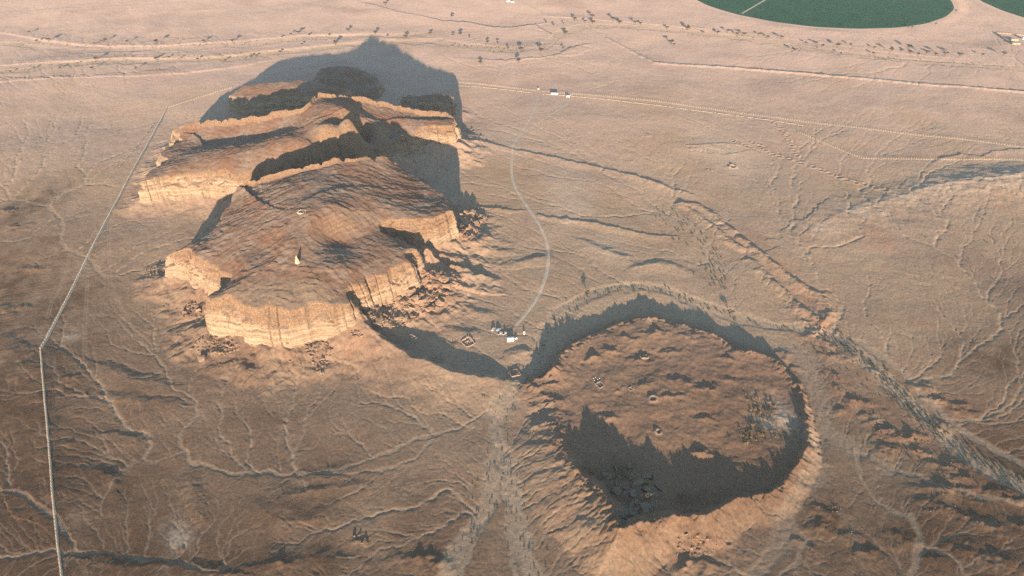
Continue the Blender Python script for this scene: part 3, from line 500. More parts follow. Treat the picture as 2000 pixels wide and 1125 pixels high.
# level ground under the irrigated fields
def fit_circle(px):
    P = GP(px); A = np.c_[2 * P, np.ones(len(P))]; c = np.linalg.lstsq(A, (P ** 2).sum(1), rcond=None)[0]; return c[0], c[1], math.sqrt(c[2] + c[0] ** 2 + c[1] ** 2)
FIELD_A = fit_circle([(1346, 0), (1449, 27), (1567, 46), (1656, 55), (1727, 57), (1798, 53), (1840, 41), (1861, 23), (1850, 4)])
P2 = GP([(1904, 0), (1958, 21), (2000, 36)]); rB = FIELD_A[2]
FIELD_B = fit_circle([(1904, 0), (1958, 21), (2000, 36), (1930, 11)])
if not 250 < FIELD_B[2] < 900:                       # too short an arc to fit: same radius as its neighbour
    mid = P2[1]; nrm = np.array([P2[2][1] - P2[0][1], -(P2[2][0] - P2[0][0])]); nrm = nrm / np.linalg.norm(nrm); nrm *= 1 if nrm[1] > 0 else -1
    FIELD_B = (mid[0] + nrm[0] * rB, mid[1] + nrm[1] * rB, rB)
for cx, cy, r in (FIELD_A, FIELD_B):
    d = np.hypot(X - cx, Y - cy); q = sstep(r + 40, r + 8, d); H = H * (1 - q) + 0.2 * q

# ------------------------------------------------------------------ materials
def mat(name): 
    m = bpy.data.materials.new(name); m.use_nodes = True
    return m, m.node_tree.nodes, m.node_tree.links, m.node_tree.nodes['Principled BSDF']
def simple(name, col, rough=0.8, metal=0.0, noise=0.12, scale=1.5):
    m, n, l, b = mat(name)
    b.inputs['Roughness'].default_value = rough; b.inputs['Metallic'].default_value = metal
    tc = n.new('ShaderNodeTexCoord'); nz = n.new('ShaderNodeTexNoise'); nz.inputs['Scale'].default_value = scale; nz.inputs['Detail'].default_value = 4
    l.new(tc.outputs['Object'], nz.inputs['Vector'])
    rp = n.new('ShaderNodeMapRange'); rp.inputs[1].default_value = .3; rp.inputs[2].default_value = .7; rp.inputs[3].default_value = 1 - noise; rp.inputs[4].default_value = 1 + noise
    l.new(nz.outputs['Fac'], rp.inputs[0])
    mx = n.new('ShaderNodeMix'); mx.data_type = 'RGBA'; mx.blend_type = 'MULTIPLY'; mx.inputs[0].default_value = 1; mx.inputs[6].default_value = (*col, 1)
    l.new(rp.outputs[0], mx.inputs[7]); l.new(mx.outputs[2], b.inputs['Base Color'])
    return m
class NT:
    """small helper for node graphs"""
    def __init__(s, n, l): s.n, s.l = n, l
    def noise(s, vec, scale, detail=5, rough=.55, dist=0.0):
        k = s.n.new('ShaderNodeTexNoise'); k.inputs['Scale'].default_value = scale; k.inputs['Detail'].default_value = detail; k.inputs['Roughness'].default_value = rough; k.inputs['Distortion'].default_value = dist
        s.l.new(vec, k.inputs['Vector']); return k.outputs['Fac']
    def map(s, v, a, b, c=0.0, d=1.0):
        k = s.n.new('ShaderNodeMapRange'); k.inputs[1].default_value = a; k.inputs[2].default_value = b; k.inputs[3].default_value = c; k.inputs[4].default_value = d; s.l.new(v, k.inputs[0]); return k.outputs[0]
    def math(s, op, a, b=None):
        k = s.n.new('ShaderNodeMath'); k.operation = op
        for i, v in enumerate((a, b)):
            if v is None: continue
            if isinstance(v, (int, float)): k.inputs[i].default_value = v
            else: s.l.new(v, k.inputs[i])
        return k.outputs[0]
    def mix(s, f, a, b, mode='MIX'):
        k = s.n.new('ShaderNodeMix'); k.data_type = 'RGBA'; k.blend_type = mode
        for i, v in ((0, f), (6, a), (7, b)):
            if isinstance(v, (int, float)): k.inputs[i].default_value = v
            elif isinstance(v, tuple): k.inputs[i].default_value = (*v, 1)
            else: s.l.new(v, k.inputs[i])
        return k.outputs[2]
    def scalevec(s, vec, sx, sy, sz):
        k = s.n.new('ShaderNodeMapping'); k.inputs['Scale'].default_value = (sx, sy, sz); s.l.new(vec, k.inputs['Vector']); return k.outputs[0]
    def bump(s, h, dist, b, strength=1.0):
        k = s.n.new('ShaderNodeBump'); k.inputs['Distance'].default_value = dist; k.inputs['Strength'].default_value = strength; s.l.new(h, k.inputs['Height']); s.l.new(k.outputs[0], b.inputs['Normal']); return k

def ground_material():
    m, n, l, b = mat('desert_ground'); t = NT(n, l)
    b.inputs['Roughness'].default_value = 1.0; b.inputs['Diffuse Roughness'].default_value = 0.6; b.inputs['Specular IOR Level'].default_value = 0.1
    geo = n.new('ShaderNodeNewGeometry').outputs['Position']
    a1 = n.new('ShaderNodeAttribute'); a1.attribute_name = 'cover'; s1 = n.new('ShaderNodeSeparateColor'); l.new(a1.outputs['Color'], s1.inputs[0])
    a2 = n.new('ShaderNodeAttribute'); a2.attribute_name = 'cover_rock'; s2 = n.new('ShaderNodeSeparateColor'); l.new(a2.outputs['Color'], s2.inputs[0])
    big = t.noise(geo, 0.006, 4, .55, .6); mid = t.noise(geo, 0.035, 6, .6, .4); fine = t.noise(geo, 0.35, 6, .65); grit = t.noise(geo, 1.4, 3, .6)
    c = t.mix(t.map(big, .38, .62), (.345, .235, .158), (.40, .288, .205))
    c = t.mix(t.map(mid, .40, .64), c, (.355, .25, .172))
    c = t.mix(t.math('MULTIPLY', t.map(t.noise(geo, .016, 5, .6, .8), .5, .68), .5), c, (.27, .172, .122))
    red = t.math('MULTIPLY', s1.outputs[2], t.map(fine, .3, .6, .5, 1.0)); c = t.mix(t.math('MULTIPLY', red, .65), c, (.34, .17, .10))
    rk = t.math('MULTIPLY', s2.outputs[0], t.map(mid, .35, .6)); c = t.mix(t.math('MULTIPLY', rk, .75), c, (.30, .18, .125))
    c = t.mix(t.math('MULTIPLY', s2.outputs[1], .75), c, (.225, .137, .090))
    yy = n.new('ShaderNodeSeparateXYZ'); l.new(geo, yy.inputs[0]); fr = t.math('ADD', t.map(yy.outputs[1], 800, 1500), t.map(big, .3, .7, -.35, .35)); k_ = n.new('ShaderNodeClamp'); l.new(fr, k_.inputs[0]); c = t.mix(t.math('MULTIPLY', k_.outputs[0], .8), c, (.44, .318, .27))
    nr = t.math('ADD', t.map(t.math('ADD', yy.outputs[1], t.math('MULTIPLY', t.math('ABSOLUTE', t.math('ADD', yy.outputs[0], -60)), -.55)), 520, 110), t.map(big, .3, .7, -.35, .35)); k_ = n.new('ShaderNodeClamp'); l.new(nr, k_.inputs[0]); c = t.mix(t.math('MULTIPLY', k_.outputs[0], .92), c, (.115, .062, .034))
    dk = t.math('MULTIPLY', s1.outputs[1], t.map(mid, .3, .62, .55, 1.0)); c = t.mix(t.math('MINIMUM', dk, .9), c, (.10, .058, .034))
    c = t.mix(t.math('MULTIPLY', s1.outputs[0], .8), c, (.36, .27, .195))
    pl = t.math('MULTIPLY', s2.outputs[2], t.map(fine, .25, .55, .6, 1)); c = t.mix(t.math('MINIMUM', pl, .9), c, (.41, .315, .24))
    c = t.mix(1.0, c, t.map(fine, .3, .7, .74, 1.26), 'MULTIPLY')
    c = t.mix(1.0, c, t.map(grit, .3, .7, .86, 1.14), 'MULTIPLY')
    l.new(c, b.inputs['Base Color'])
    h = t.math('ADD', t.math('MULTIPLY', fine, 1.0), t.math('MULTIPLY', grit, .35)); t.bump(h, .5, b, .5)
    return m
def rock_material(name, cliff=(.42, .315, .22), top=(.195, .132, .098), band=(.22, .14, .085), tint=1.0):
    """layered sandstone: pale banded cliff where steep, stony brown where it lies flat"""
    m, n, l, b = mat(name); t = NT(n, l)
    b.inputs['Roughness'].default_value = 1.0; b.inputs['Diffuse Roughness'].default_value = 0.5; b.inputs['Specular IOR Level'].default_value = 0.1
    g = n.new('ShaderNodeNewGeometry'); geo = g.outputs['Position']; sx = n.new('ShaderNodeSeparateXYZ'); l.new(g.outputs['True Normal'], sx.inputs[0]); nz = sx.outputs[2]
    sp_ = n.new('ShaderNodeSeparateXYZ'); l.new(geo, sp_.inputs[0])
    strat = t.noise(t.scalevec(geo, .012, .012, .42), 1.0, 6, .62, .3); strat2 = t.noise(t.scalevec(geo, .05, .05, 1.6), 1.0, 4, .6, .2)
    crack = t.noise(t.scalevec(geo, .22, .22, .03), 1.0, 6, .7, 1.2); blotch = t.noise(geo, .07, 6, .62, .4); fine = t.noise(geo, .6, 6, .68); mid = t.noise(geo, .03, 5, .6, .5)
    cl = t.mix(t.map(strat, .42, .58), cliff, tuple(v * .68 for v in cliff)); cl = t.mix(t.math('MULTIPLY', t.math('MULTIPLY', t.map(strat2, .50, .62), t.map(t.noise(geo, .09, 4, .6, .5), .42, .58)), .75), cl, band)
    cl = t.mix(t.math('MULTIPLY', t.map(blotch, .50, .72), .45), cl, band)
    zz = t.math('ADD', sp_.outputs[2], t.math('MULTIPLY', t.map(t.noise(geo, .045, 5, .6, .6), .3, .7, -1, 1), 9.0))
    cl = t.mix(t.math('MULTIPLY', t.map(zz, 30, 41), .9), cl, t.mix(t.map(fine, .35, .65), (.17, .10, .062), (.29, .19, .12)))
    cl = t.mix(t.math('MULTIPLY', t.map(crack, .58, .66), .75), cl, (.12, .065, .035))
    hole_shade = t.noise(t.scalevec(geo, .13, .13, .20), 1.0, 5, .62, .6); cl = t.mix(t.math('MULTIPLY', t.map(hole_shade, .58, .66), .8), cl, (.105, .062, .04))  # shade of small recesses put into the colour, no hollow there
    tp = t.mix(t.map(mid, .38, .62), top, (.25, .182, .142)); tp = t.mix(t.math('MULTIPLY', t.map(t.noise(geo, .018, 4, .6, 1.0), .46, .62), .75), tp, (.20, .105, .068)); tp = t.mix(t.math('MULTIPLY', t.map(blotch, .50, .64), .7), tp, (.145, .088, .056)); tp = t.mix(t.math('MULTIPLY', t.map(t.noise(t.scalevec(geo, .05, .16, .16), 1.0, 6, .65, .8), .56, .64), .6), tp, (.11, .066, .042))
    yy = t.math('ADD', sp_.outputs[1], t.math('MULTIPLY', mid, 60)); skirt = t.math('MULTIPLY', t.map(yy, 625, 605), t.map(fine, .25, .6, .5, 1)); tp = t.mix(t.math('MULTIPLY', skirt, .7), tp, (.235, .18, .132))
    f = t.map(nz, .55, .83); f2 = t.math('ADD', f, t.map(fine, .3, .7, -.18, .18))
    cc = n.new('ShaderNodeClamp'); l.new(f2, cc.inputs[0])
    c = t.mix(cc.outputs[0], cl, tp); c = t.mix(1.0, c, t.map(fine, .3, .7, .78, 1.22), 'MULTIPLY')
    l.new(c, b.inputs['Base Color'])
    h = t.math('ADD', t.math('MULTIPLY', strat2, .8), t.math('ADD', t.math('MULTIPLY', crack, .9), t.math('MULTIPLY', fine, .8))); t.bump(h, .9, b, .6)
    return m
MAT_G = ground_material(); MAT_R = rock_material('layered_sandstone')

# ------------------------------------------------------------------ scene graph helpers
col = sc.collection
def new_mesh(name, V, F, material, parent=None, smooth=False):
    me = bpy.data.meshes.new(name); V = np.asarray(V, np.float32); F = np.asarray(F, np.int32)
    k = F.shape[1]
    me.vertices.add(len(V)); me.vertices.foreach_set('co', V.ravel()); me.loops.add(F.size); me.loops.foreach_set('vertex_index', F.ravel())
    me.polygons.add(len(F)); me.polygons.foreach_set('loop_start', np.arange(0, F.size, k, dtype=np.int32)); me.polygons.foreach_set('loop_total', np.full(len(F), k, np.int32))
    me.update(calc_edges=True); me.polygons.foreach_set('use_smooth', np.full(len(F), smooth))
    me.materials.append(material); o = bpy.data.objects.new(name, me); col.objects.link(o)
    if parent: o.parent = parent
    return o
def tag(o, label=None, cat=None, group=None, kind=None):
    if label: o['label'] = label
    if cat: o['category'] = cat
    if group: o['group'] = group
    if kind: o['kind'] = kind
    return o

# ------------------------------------------------------------------ the ground
ni, nj = X.shape
idx = np.arange(ni * nj, dtype=np.int32).reshape(ni, nj)
F = np.stack([idx[:-1, :-1], idx[:-1, 1:], idx[1:, 1:], idx[1:, :-1]], -1).reshape(-1, 4)
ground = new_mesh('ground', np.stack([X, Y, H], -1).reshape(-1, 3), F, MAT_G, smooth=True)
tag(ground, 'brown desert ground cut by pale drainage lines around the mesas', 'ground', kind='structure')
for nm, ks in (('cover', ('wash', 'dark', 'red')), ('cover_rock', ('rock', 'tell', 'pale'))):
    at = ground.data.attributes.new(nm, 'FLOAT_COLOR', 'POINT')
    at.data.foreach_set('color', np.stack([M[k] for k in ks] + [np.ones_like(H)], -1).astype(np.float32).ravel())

# ------------------------------------------------------------------ the mesas
def fade0(d): return np.clip(d / 8, 0, 1)
def build_mesa(key, label, step=1.25):
    m = MESA[key]; P = m['xy']; n = len(P)
    seg = np.linalg.norm(np.roll(P, -1, 0) - P, axis=1); L = np.r_[0, np.cumsum(seg)]; N = int(L[-1] / 1.2); u = np.linspace(0, L[-1], N, endpoint=False)
    Pc = np.r_[P, P[:1]]; bx = np.interp(u, L, Pc[:, 0]); by = np.interp(u, L, Pc[:, 1]); zb = np.interp(u, L, np.r_[m['zb'], m['zb'][:1]])
    def sm(a, k):
        w = np.ones(2 * k + 1) / (2 * k + 1); return np.convolve(np.r_[a[-k:], a, a[:k]], w, 'valid')
    bx, by, zb = sm(bx, 2), sm(by, 2), sm(zb, 4)
    tx = np.roll(bx, -3) - np.roll(bx, 3); ty = np.roll(by, -3) - np.roll(by, 3); tl = np.hypot(tx, ty) + 1e-6
    area = 0.5 * np.sum(bx * np.roll(by, -1) - np.roll(bx, -1) * by); sgn = 1 if area > 0 else -1
    nx, ny = sm(sgn * ty / tl, 3), sm(-sgn * tx / tl, 3)
    # buttresses, slots and blocks along the wall, measured in plan so that the ring closes
    big = fbm(bx, by, 26, 2, 101); slot = -np.clip(0.075 - np.abs(gnoise(bx / 15, by / 15, 105)), 0, 1) * 46 * sstep(-.15, .25, gnoise(bx / 47, by / 47, 107))
    fin = fbm(bx, by, 5.5, 3, 108)
    jn = np.floor(u / 10.0 + 2.6 * gnoise(u / 27, u * 0 + .3, 160)); blk = (_V[(jn.astype(int) * 31) & 1023] - .5) * 3.4
    blk = np.where(L[-1] - u < 4, 0, blk); big = big * 1.5 + sm(blk, 1) / 1.9
    rimx = bx + nx * (1.9 * big + 1.3 * slot + .7 * fin); rimy = by + ny * (1.9 * big + 1.3 * slot + .7 * fin)
    zr = m['H'](rimx, rimy) - 5.5 * sstep(.22, .5, gnoise(bx / 13, by / 13, 113)) * (m['batter'] > 3.5) + 0.8 * fbm(rimx, rimy, 9, 3, 111) - 0.4
    K = 30; rings = []
    for k in range(K):
        t = k / (K - 1)
        z = (zb - 7) * (1 - t) + zr * t
        rel = np.clip((z - zb) / np.maximum(zr - zb, 1), -.4, 1)
        lay = (z + 1.5 * gnoise(bx / 45, by / 45, 114)) / 2.7; li = np.floor(lay).astype(int); lf = sstep(.55, 1.0, lay - li)
        led = 2.6 * ((_V[(li * 17 + 3) & 1023] * (1 - lf) + _V[(li * 17 + 20) & 1023] * lf) - .5) + 0.7 * gnoise(0.05 * bx, z / 1.5 + .05 * by, 116)
        wall = 1.0 * gnoise(bx / 9 + 3, by / 9 + z / 14, 118) + .6 * gnoise(bx / 4 + z / 30, by / 4 + z / 9, 119) + .35 * gnoise(bx / 1.9, by / 1.9 + z / 2.6, 120)
        out = m['batter'] * (1 - rel) ** 0.8 + 3.0 * np.clip(0.30 - rel, 0, 1) + led + wall
        # upper third breaks back into a rough slope in places
        bh = .58 + .2 * gnoise(bx / 16, by / 16, 122); back = 3.6 * sstep(bh, bh + .05, rel) * sstep(-.3, .2, gnoise(bx / 24, by / 24, 123)) + sstep(0.72, 1.0, rel) * (1.6 + 4.0 * sstep(-.1, .5, gnoise(bx / 40, by / 40, 121)))
        w = t ** 6
        ox = (out - back) * (1 - w) - back * w * 0
        pos = big * 1.9 + 1.3 * slot + .7 * fin
        rough = 1.3 * sstep(.55, .75, rel) * fbm(bx / 1 + z, by + z * .7, 6.0, 3, 125)
        off = pos + out * (1 - w) - back + rough * (1 - w)
        ax = bx + nx * off; ay = by + ny * off
        if k == K - 1: z = np.minimum(m['H'](ax, ay) - .3, zr + .6)
        rings.append(np.c_[ax, ay, z])
    V = np.concatenate(rings); ii = np.arange(N); F = []
    for k in range(K - 1):
        a = k * N + ii; b = k * N + (ii + 1) % N; q = np.stack([a, b, b + N, a + N], -1)
        F.append(q if sgn > 0 else q[:, ::-1])
    F = np.concatenate(F); F = np.concatenate([F[:, [0, 1, 2]], F[:, [0, 2, 3]]])
    # surface: triangulate points inside the rim together with the rim itself
    rim = rings[-1]; x0, x1, y0, y1 = rim[:, 0].min(), rim[:, 0].max(), rim[:, 1].min(), rim[:, 1].max()
    gx, gy = np.meshgrid(np.arange(x0, x1, step), np.arange(y0, y1, step)); gx = gx + rs.uniform(-.3, .3, gx.shape) * step; gy = gy + rs.uniform(-.3, .3, gy.shape) * step
    gx, gy = gx.ravel(), gy.ravel(); k = inside(gx, gy, rim[:, :2]); gx, gy = gx[k], gy[k]
    dd = np.full(gx.shape, 1e9)
    for a in range(0, N): dd = np.minimum(dd, (gx - rim[a, 0]) ** 2 + (gy - rim[a, 1]) ** 2)
    k = dd > (step * .7) ** 2; gx, gy, dd = gx[k], gy[k], np.sqrt(dd[k])
    z = m['H'](gx, gy); e_ = 1.0; hx_ = (m['H'](gx + e_, gy) - m['H'](gx - e_, gy)) / 2; hy_ = (m['H'](gx, gy + e_) - m['H'](gx, gy - e_)) / 2
    sl = np.hypot(hx_, hy_); er = erosion(gx, gy, -hx_, -hy_, 24.0, 5, .58, 31, 1.2); er2 = erosion(gx, gy, -hx_, -hy_, 9.0, 3, .6, 37, 1.0)
    fade = np.clip(dd / 8, 0, 1)
    ledge = fbm(gx, gy, 15, 3, 140)
    # a raised lip along the far edges
    lipv = np.array([1.0 if ((key == 'front' and b_ <= 350 and a_ <= 660 and c_ >= 70) or (key == 'rear' and b_ <= 235 and 380 < a_ < 885)) else 0.25 if (key == 'front' and b_ < 320) else 0.0 for a_, b_, c_, d_ in m['rim']])
    lr = sm(np.interp(u, L, np.r_[lipv, lipv[:1]]), 8); near = np.zeros(gx.shape); bestd = np.full(gx.shape, 1e9)
    for a in range(0, N, 3):
        d2 = (gx - bx[a]) ** 2 + (gy - by[a]) ** 2; k = d2 < bestd; bestd[k] = d2[k]; near[k] = lr[a]
    db = np.sqrt(bestd); z = z - near * 7.0 * sstep(1.5, 9, db + 1.5 * ledge) * np.exp(-np.clip(db - 9, 0, None) / 45)
    # thin ledges that follow the contours
    cu = (gy + 9 * fbm(gx, gy, 55, 3, 160) + 2.5 * fbm(gx, gy, 12, 2, 165)) / 11.0; cf = cu - np.floor(cu); cm = sstep(.0, .35, fbm(gx, gy, 26, 3, 168))
    z = z + fade0(dd) * cm * (.95 if key == 'front' else .7) * (cf - sstep(.84, 1.0, cf))
    zz = (z + 1.6 * fbm(gx, gy, 34, 3, 150)) / 3.6; fr = zz - np.floor(zz); z = z + fade0(dd) * 1.0 * (sstep(0.0, 0.35, fr) - fr) * sstep(-.25, .3, fbm(gx, gy, 40, 2, 151))
    z = z + fade * (np.minimum(.25 + 2.2 * sl, .8) * er + np.minimum(.2 + 1.6 * sl, .6) * er2) + .5 * fbm(gx, gy, 30, 3, 131) * fade + .3 * fbm(gx, gy, 4, 3, 135) + (.3 * fade) * np.abs(ledge)
    b2 = [Vector((float(a), float(b))) for a, b in np.r_[rim[:, :2], np.c_[gx, gy]]]
    vv, ee, ff, ov, oe, of = delaunay_2d_cdt(b2, [], [list(range(N)) if sgn > 0 else list(range(N))[::-1]], 1, 1e-5)
    zall = np.r_[rim[:, 2], z]; base = (K - 1) * N
    VV = np.array([[v.x, v.y, zall[ov[i][0]] if ov[i] else m['H'](v.x, v.y)] for i, v in enumerate(vv)])
    ff = np.array([f for f in ff if len(f) == 3]) + len(V)
    o = new_mesh(m['name'], np.r_[V, VV], np.r_[F, ff], MAT_R, smooth=False)
    o.data.polygons.foreach_set('use_smooth', np.r_[np.zeros(len(F), bool), np.ones(len(ff), bool)])
    tag(o, label, 'mesa', kind='structure'); return o
mesas = {'front': build_mesa('front', 'largest sandstone mesa in front with a long pale cliff and a sloping brown top'),
         'rear': build_mesa('rear', 'second sandstone mesa with two stepped slabs behind the largest mesa'),
         'far_wide': build_mesa('far_wide', 'low mesa half in shadow behind the left slab of the second mesa', 2.0),
         'far_small': build_mesa('far_small', 'small flat outcrop at the right end behind the second mesa', 2.0),
         'far_dome': build_mesa('far_dome', 'low rounded outcrop lying wholly in the mesa shadow', 2.0)}

# ------------------------------------------------------------------ placing things
def hit(px, py):
    """the point of the built ground that the photo shows at this pixel"""
    z = 0.0
    for _ in range(14): p = G(px, py, z); z = 0.5 * z + 0.5 * float(samp(p)[0])
    return Vector((p[0], p[1], float(samp(p)[0])))
_dg = bpy.context.evaluated_depsgraph_get()
BV = {k: BVHTree.FromObject(o, _dg) for k, o in mesas.items()}
def hit_mesa(px, py, key='front'):
    q = G(px, py, 0); c = Vector((0, 0, CAM_H)); d = (Vector((q[0], q[1], 0)) - c).normalized(); r = BV[key].ray_cast(c, d); return r[0]
def on_mesa(x, y):
    for k in BV:
        if inside(np.array([x]), np.array([y]), MESA[k]['xy'])[0]: return True
    return False
class MB:
    """collects shapes that become one mesh"""
    def __init__(s): s.v = []; s.f = []
    def poly(s, vs, fs):
        b = len(s.v); s.v += [tuple(v) for v in vs]; s.f += [tuple(i + b for i in f) for f in fs]
    def box(s, c, d, rz=0.0, taper=1.0):
        x, y, z = d[0] / 2, d[1] / 2, d[2]; M_ = Matrix.Rotation(rz, 3, 'Z'); vs = []
        for zz, k in ((0, 1.0), (z, taper)):
            for sx, sy in ((-1, -1), (1, -1), (1, 1), (-1, 1)): vs.append(M_ @ Vector((sx * x * k, sy * y * k, zz)) + Vector(c))
        s.poly(vs, [(3, 2, 1, 0), (4, 5, 6, 7), (0, 1, 5, 4), (1, 2, 6, 5), (2, 3, 7, 6), (3, 0, 4, 7)])
    def tube(s, pts, radii, n=6):
        pts = [Vector(p) for p in pts]; rings = []
        for i, p in enumerate(pts):
            d = (pts[min(i + 1, len(pts) - 1)] - pts[max(i - 1, 0)]).normalized(); a = d.orthogonal().normalized(); b = d.cross(a)
            rings.append([p + (a * math.cos(2 * math.pi * k / n) + b * math.sin(2 * math.pi * k / n)) * radii[i] for k in range(n)])
        vs = [v for r in rings for v in r]; fs = [(i * n + k, i * n + (k + 1) % n, (i + 1) * n + (k + 1) % n, (i + 1) * n + k) for i in range(len(pts) - 1) for k in range(n)]
        fs += [tuple(range(n))[::-1], tuple((len(pts) - 1) * n + k for k in range(n))]; s.poly(vs, fs)
    def build(s, name, material, parent=None, bevel=0.0, smooth=False):
        me = bpy.data.meshes.new(name); me.from_pydata(s.v, [], s.f); me.update()
        if bevel:
            bm = bmesh.new(); bm.from_mesh(me); bmesh.ops.bevel(bm, geom=bm.edges[:], offset=bevel, segments=2, affect='EDGES', clamp_overlap=True); bm.to_mesh(me); bm.free()
        if smooth: me.polygons.foreach_set('use_smooth', np.ones(len(me.polygons), bool))
        me.materials.append(material); o = bpy.data.objects.new(name, me); col.objects.link(o)
        if parent: o.parent = parent
        return o
def empty(name, loc, rz, label, cat, group=None):
    o = bpy.data.objects.new(name, None); col.objects.link(o); o.location = loc; o.rotation_euler = (0, 0, rz); o.empty_display_size = .5
    return tag(o, label, cat, group)
def copy_tree(o, parent=None):
    c = o.copy(); col.objects.link(c)
    if parent: c.parent = parent
    for ch in list(o.children): copy_tree(ch, c)
    return c

# ------------------------------------------------------------------ tracks
MAT_TRACK = simple('packed_sand', (.56, .43, .31), 1.0, noise=.16, scale=.4); MAT_BERM = simple('pale_berm', (.52, .41, .30), 1.0, noise=.15, scale=.5)
def strip(name, P, width, label, lift=0.12, material=None, ruts=True):
    P = resamp(P, 2.5); t = np.gradient(P, axis=0); t /= np.linalg.norm(t, axis=1)[:, None] + 1e-9; nrm = np.c_[-t[:, 1], t[:, 0]]
    us = np.linspace(-1, 1, 9); V = []
    for u in us:
        w = width / 2 * (1 + .22 * gnoise(P[:, 0] / 6 + u, P[:, 1] / 6, 171)) if abs(u) > .8 else np.full(len(P), width / 2)
        q = P + nrm * (u * w)[:, None]; z = samp(q) + lift - (.10 if ruts and .35 < abs(u) < .65 else 0) - (.16 if abs(u) > .9 else 0); V.append(np.c_[q, z])
    V = np.stack(V, 1).reshape(-1, 3); n = len(us); i = np.arange(len(P) - 1); F = np.concatenate([np.stack([i * n + k, i * n + k + 1, (i + 1) * n + k + 1, (i + 1) * n + k], -1) for k in range(n - 1)])
    return tag(new_mesh(name, V, F[:, ::-1], material or MAT_TRACK, smooth=True), label, 'track', kind='structure')
strip('dirt_track', E(TRACK), 4.2, 'winding pale dirt track from the white camp tent to the fence gate')
strip('dirt_track', E(TRACK2), 3.2, 'faint dirt track branching towards the white hut by the fence')
strip('dirt_track', E([(-20, 27), (70, 21), (180, 15), (280, 8), (365, 2)]), 6.0, 'straight pale track across the far plain at upper left')
strip('dirt_track', E([(1010, 2), (1040, 14), (1070, 27), (1100, 36), (1132, 52)]), 4.5, 'pale track running down from the far white roofs')
strip('dirt_track', E([(1185, 73), (1205, 83), (1240, 101), (1282, 121), (1400, 127), (1500, 135), (1650, 148), (1800, 162), (2000, 177), (2200, 192)]), 6.0, 'pale straight track along the earth bank on the far right', .3, MAT_BERM)
strip('dirt_track', E([(122, 1140), (111, 1050), (105, 980), (92, 820), (80, 683)]), 2.0, 'pale strip under the wire fence at lower left', .25, MAT_BERM, False)
strip('dirt_track', E([(80, 683), (150, 545), (210, 430), (270, 315), (325, 210)]), 4.2, 'pale raised strip under the long diagonal fence left of the mesas', .35, MAT_BERM, False)

# ------------------------------------------------------------------ fences
MAT_POST = simple('pale_concrete', (.52, .41, .30), .9, noise=.1); MAT_WIRE = simple('rusty_wire', (.30, .22, .16), .9, 0.0)
post_mesh = None
def fence(pts, spacing, label, hgt=2.3, kerb=.45, thick=.34):
    global post_mesh
    P = E(pts); seg = np.linalg.norm(np.diff(P, axis=0), axis=1); L = np.r_[0, np.cumsum(seg)]; u = np.arange(0, L[-1], spacing)
    Q_ = np.c_[np.interp(u, L, P[:, 0]), np.interp(u, L, P[:, 1])]; z = samp(Q_)
    root = empty('fence', (Q_[0, 0], Q_[0, 1], z[0]), 0, label, 'fence', 'site boundary fences'); o0 = Vector(root.location)
    k_ = MB(); w_ = MB()
    for i in range(len(Q_) - 1):
        a = Vector((*Q_[i], z[i])) - o0; b = Vector((*Q_[i + 1], z[i + 1])) - o0; d = (b - a); d.z = 0; nn = Vector((-d.y, d.x, 0)).normalized() * (thick / 2)
        for mb, z0, z1, n_ in ((k_, -.6, kerb, nn), (w_, hgt * .55, hgt * .55 + .05, nn * .15), (w_, hgt * .93, hgt * .93 + .05, nn * .15)):
            up0, up1 = Vector((0, 0, z0)), Vector((0, 0, z1))
            mb.poly([a - n_ + up0, b - n_ + up0, b + n_ + up0, a + n_ + up0, a - n_ + up1, b - n_ + up1, b + n_ + up1, a + n_ + up1], [(3, 2, 1, 0), (4, 5, 6, 7), (0, 1, 5, 4), (1, 2, 6, 5), (2, 3, 7, 6), (3, 0, 4, 7)])
    k_.build('kerb_wall', MAT_POST, root); w_.build('wire', MAT_WIRE, root)
    if post_mesh is None:
        m = MB(); m.box((0, 0, -.5), (.36, .36, hgt + .5)); m.box((0, 0, hgt), (.36, .36, .22), taper=.3); ob = m.build('post', MAT_POST); post_mesh = ob.data; bpy.data.objects.remove(ob)
    dist = np.hypot(Q_[:, 0], Q_[:, 1]); vis = np.array([0 <= 1000 + FPX * q[0] / (q[1] * cp + CAM_H * sp) <= 2000 for q in Q_]); order = np.argsort(dist + 1e5 * ~vis); rest = MB()
    for r_, i in enumerate(order):
        loc = Vector((*Q_[i], z[i])) - o0
        if r_ < 100:
            o = bpy.data.objects.new('post', post_mesh); col.objects.link(o); o.parent = root; o.location = loc
        else: rest.box(loc + Vector((0, 0, -.5)), (.36, .36, hgt + .6))
    if rest.v: tag(rest.build('posts', MAT_POST, root), kind='stuff')
    return root
fence([(122, 1140), (111, 1050), (105, 980), (92, 820), (80, 683)], 4.0, 'straight post fence running up the lower left edge', thick=.5, kerb=.5)
fence([(80, 683), (150, 545), (210, 430), (270, 315), (325, 210)], 5.0, 'long diagonal post fence on a pale strip left of the mesas', thick=.7, kerb=.6)
fence([(325, 210), (400, 187), (455, 171)], 5.0, 'short fence stretch running into the mesa shadow behind', thick=.6, kerb=.5)
fence([(740, 140), (885, 159), (1048, 177)], 4.0, 'fence from the mesa shadow to the gate by the white hut', thick=.4, kerb=.3)
fence([(1056, 178), (1115, 184), (1300, 203), (1500, 227), (1700, 251), (2000, 287), (2150, 305)], 4.0, 'long white post fence from the gate across the right of the plain', thick=.4, kerb=.25)
fence([(1560, 258), (1590, 270), (1640, 290), (1685, 308), (1850, 311), (2010, 313), (2150, 315)], 4.0, 'low white post fence bending by the eroded channel bank on the right', thick=.4, kerb=.3, hgt=1.6)
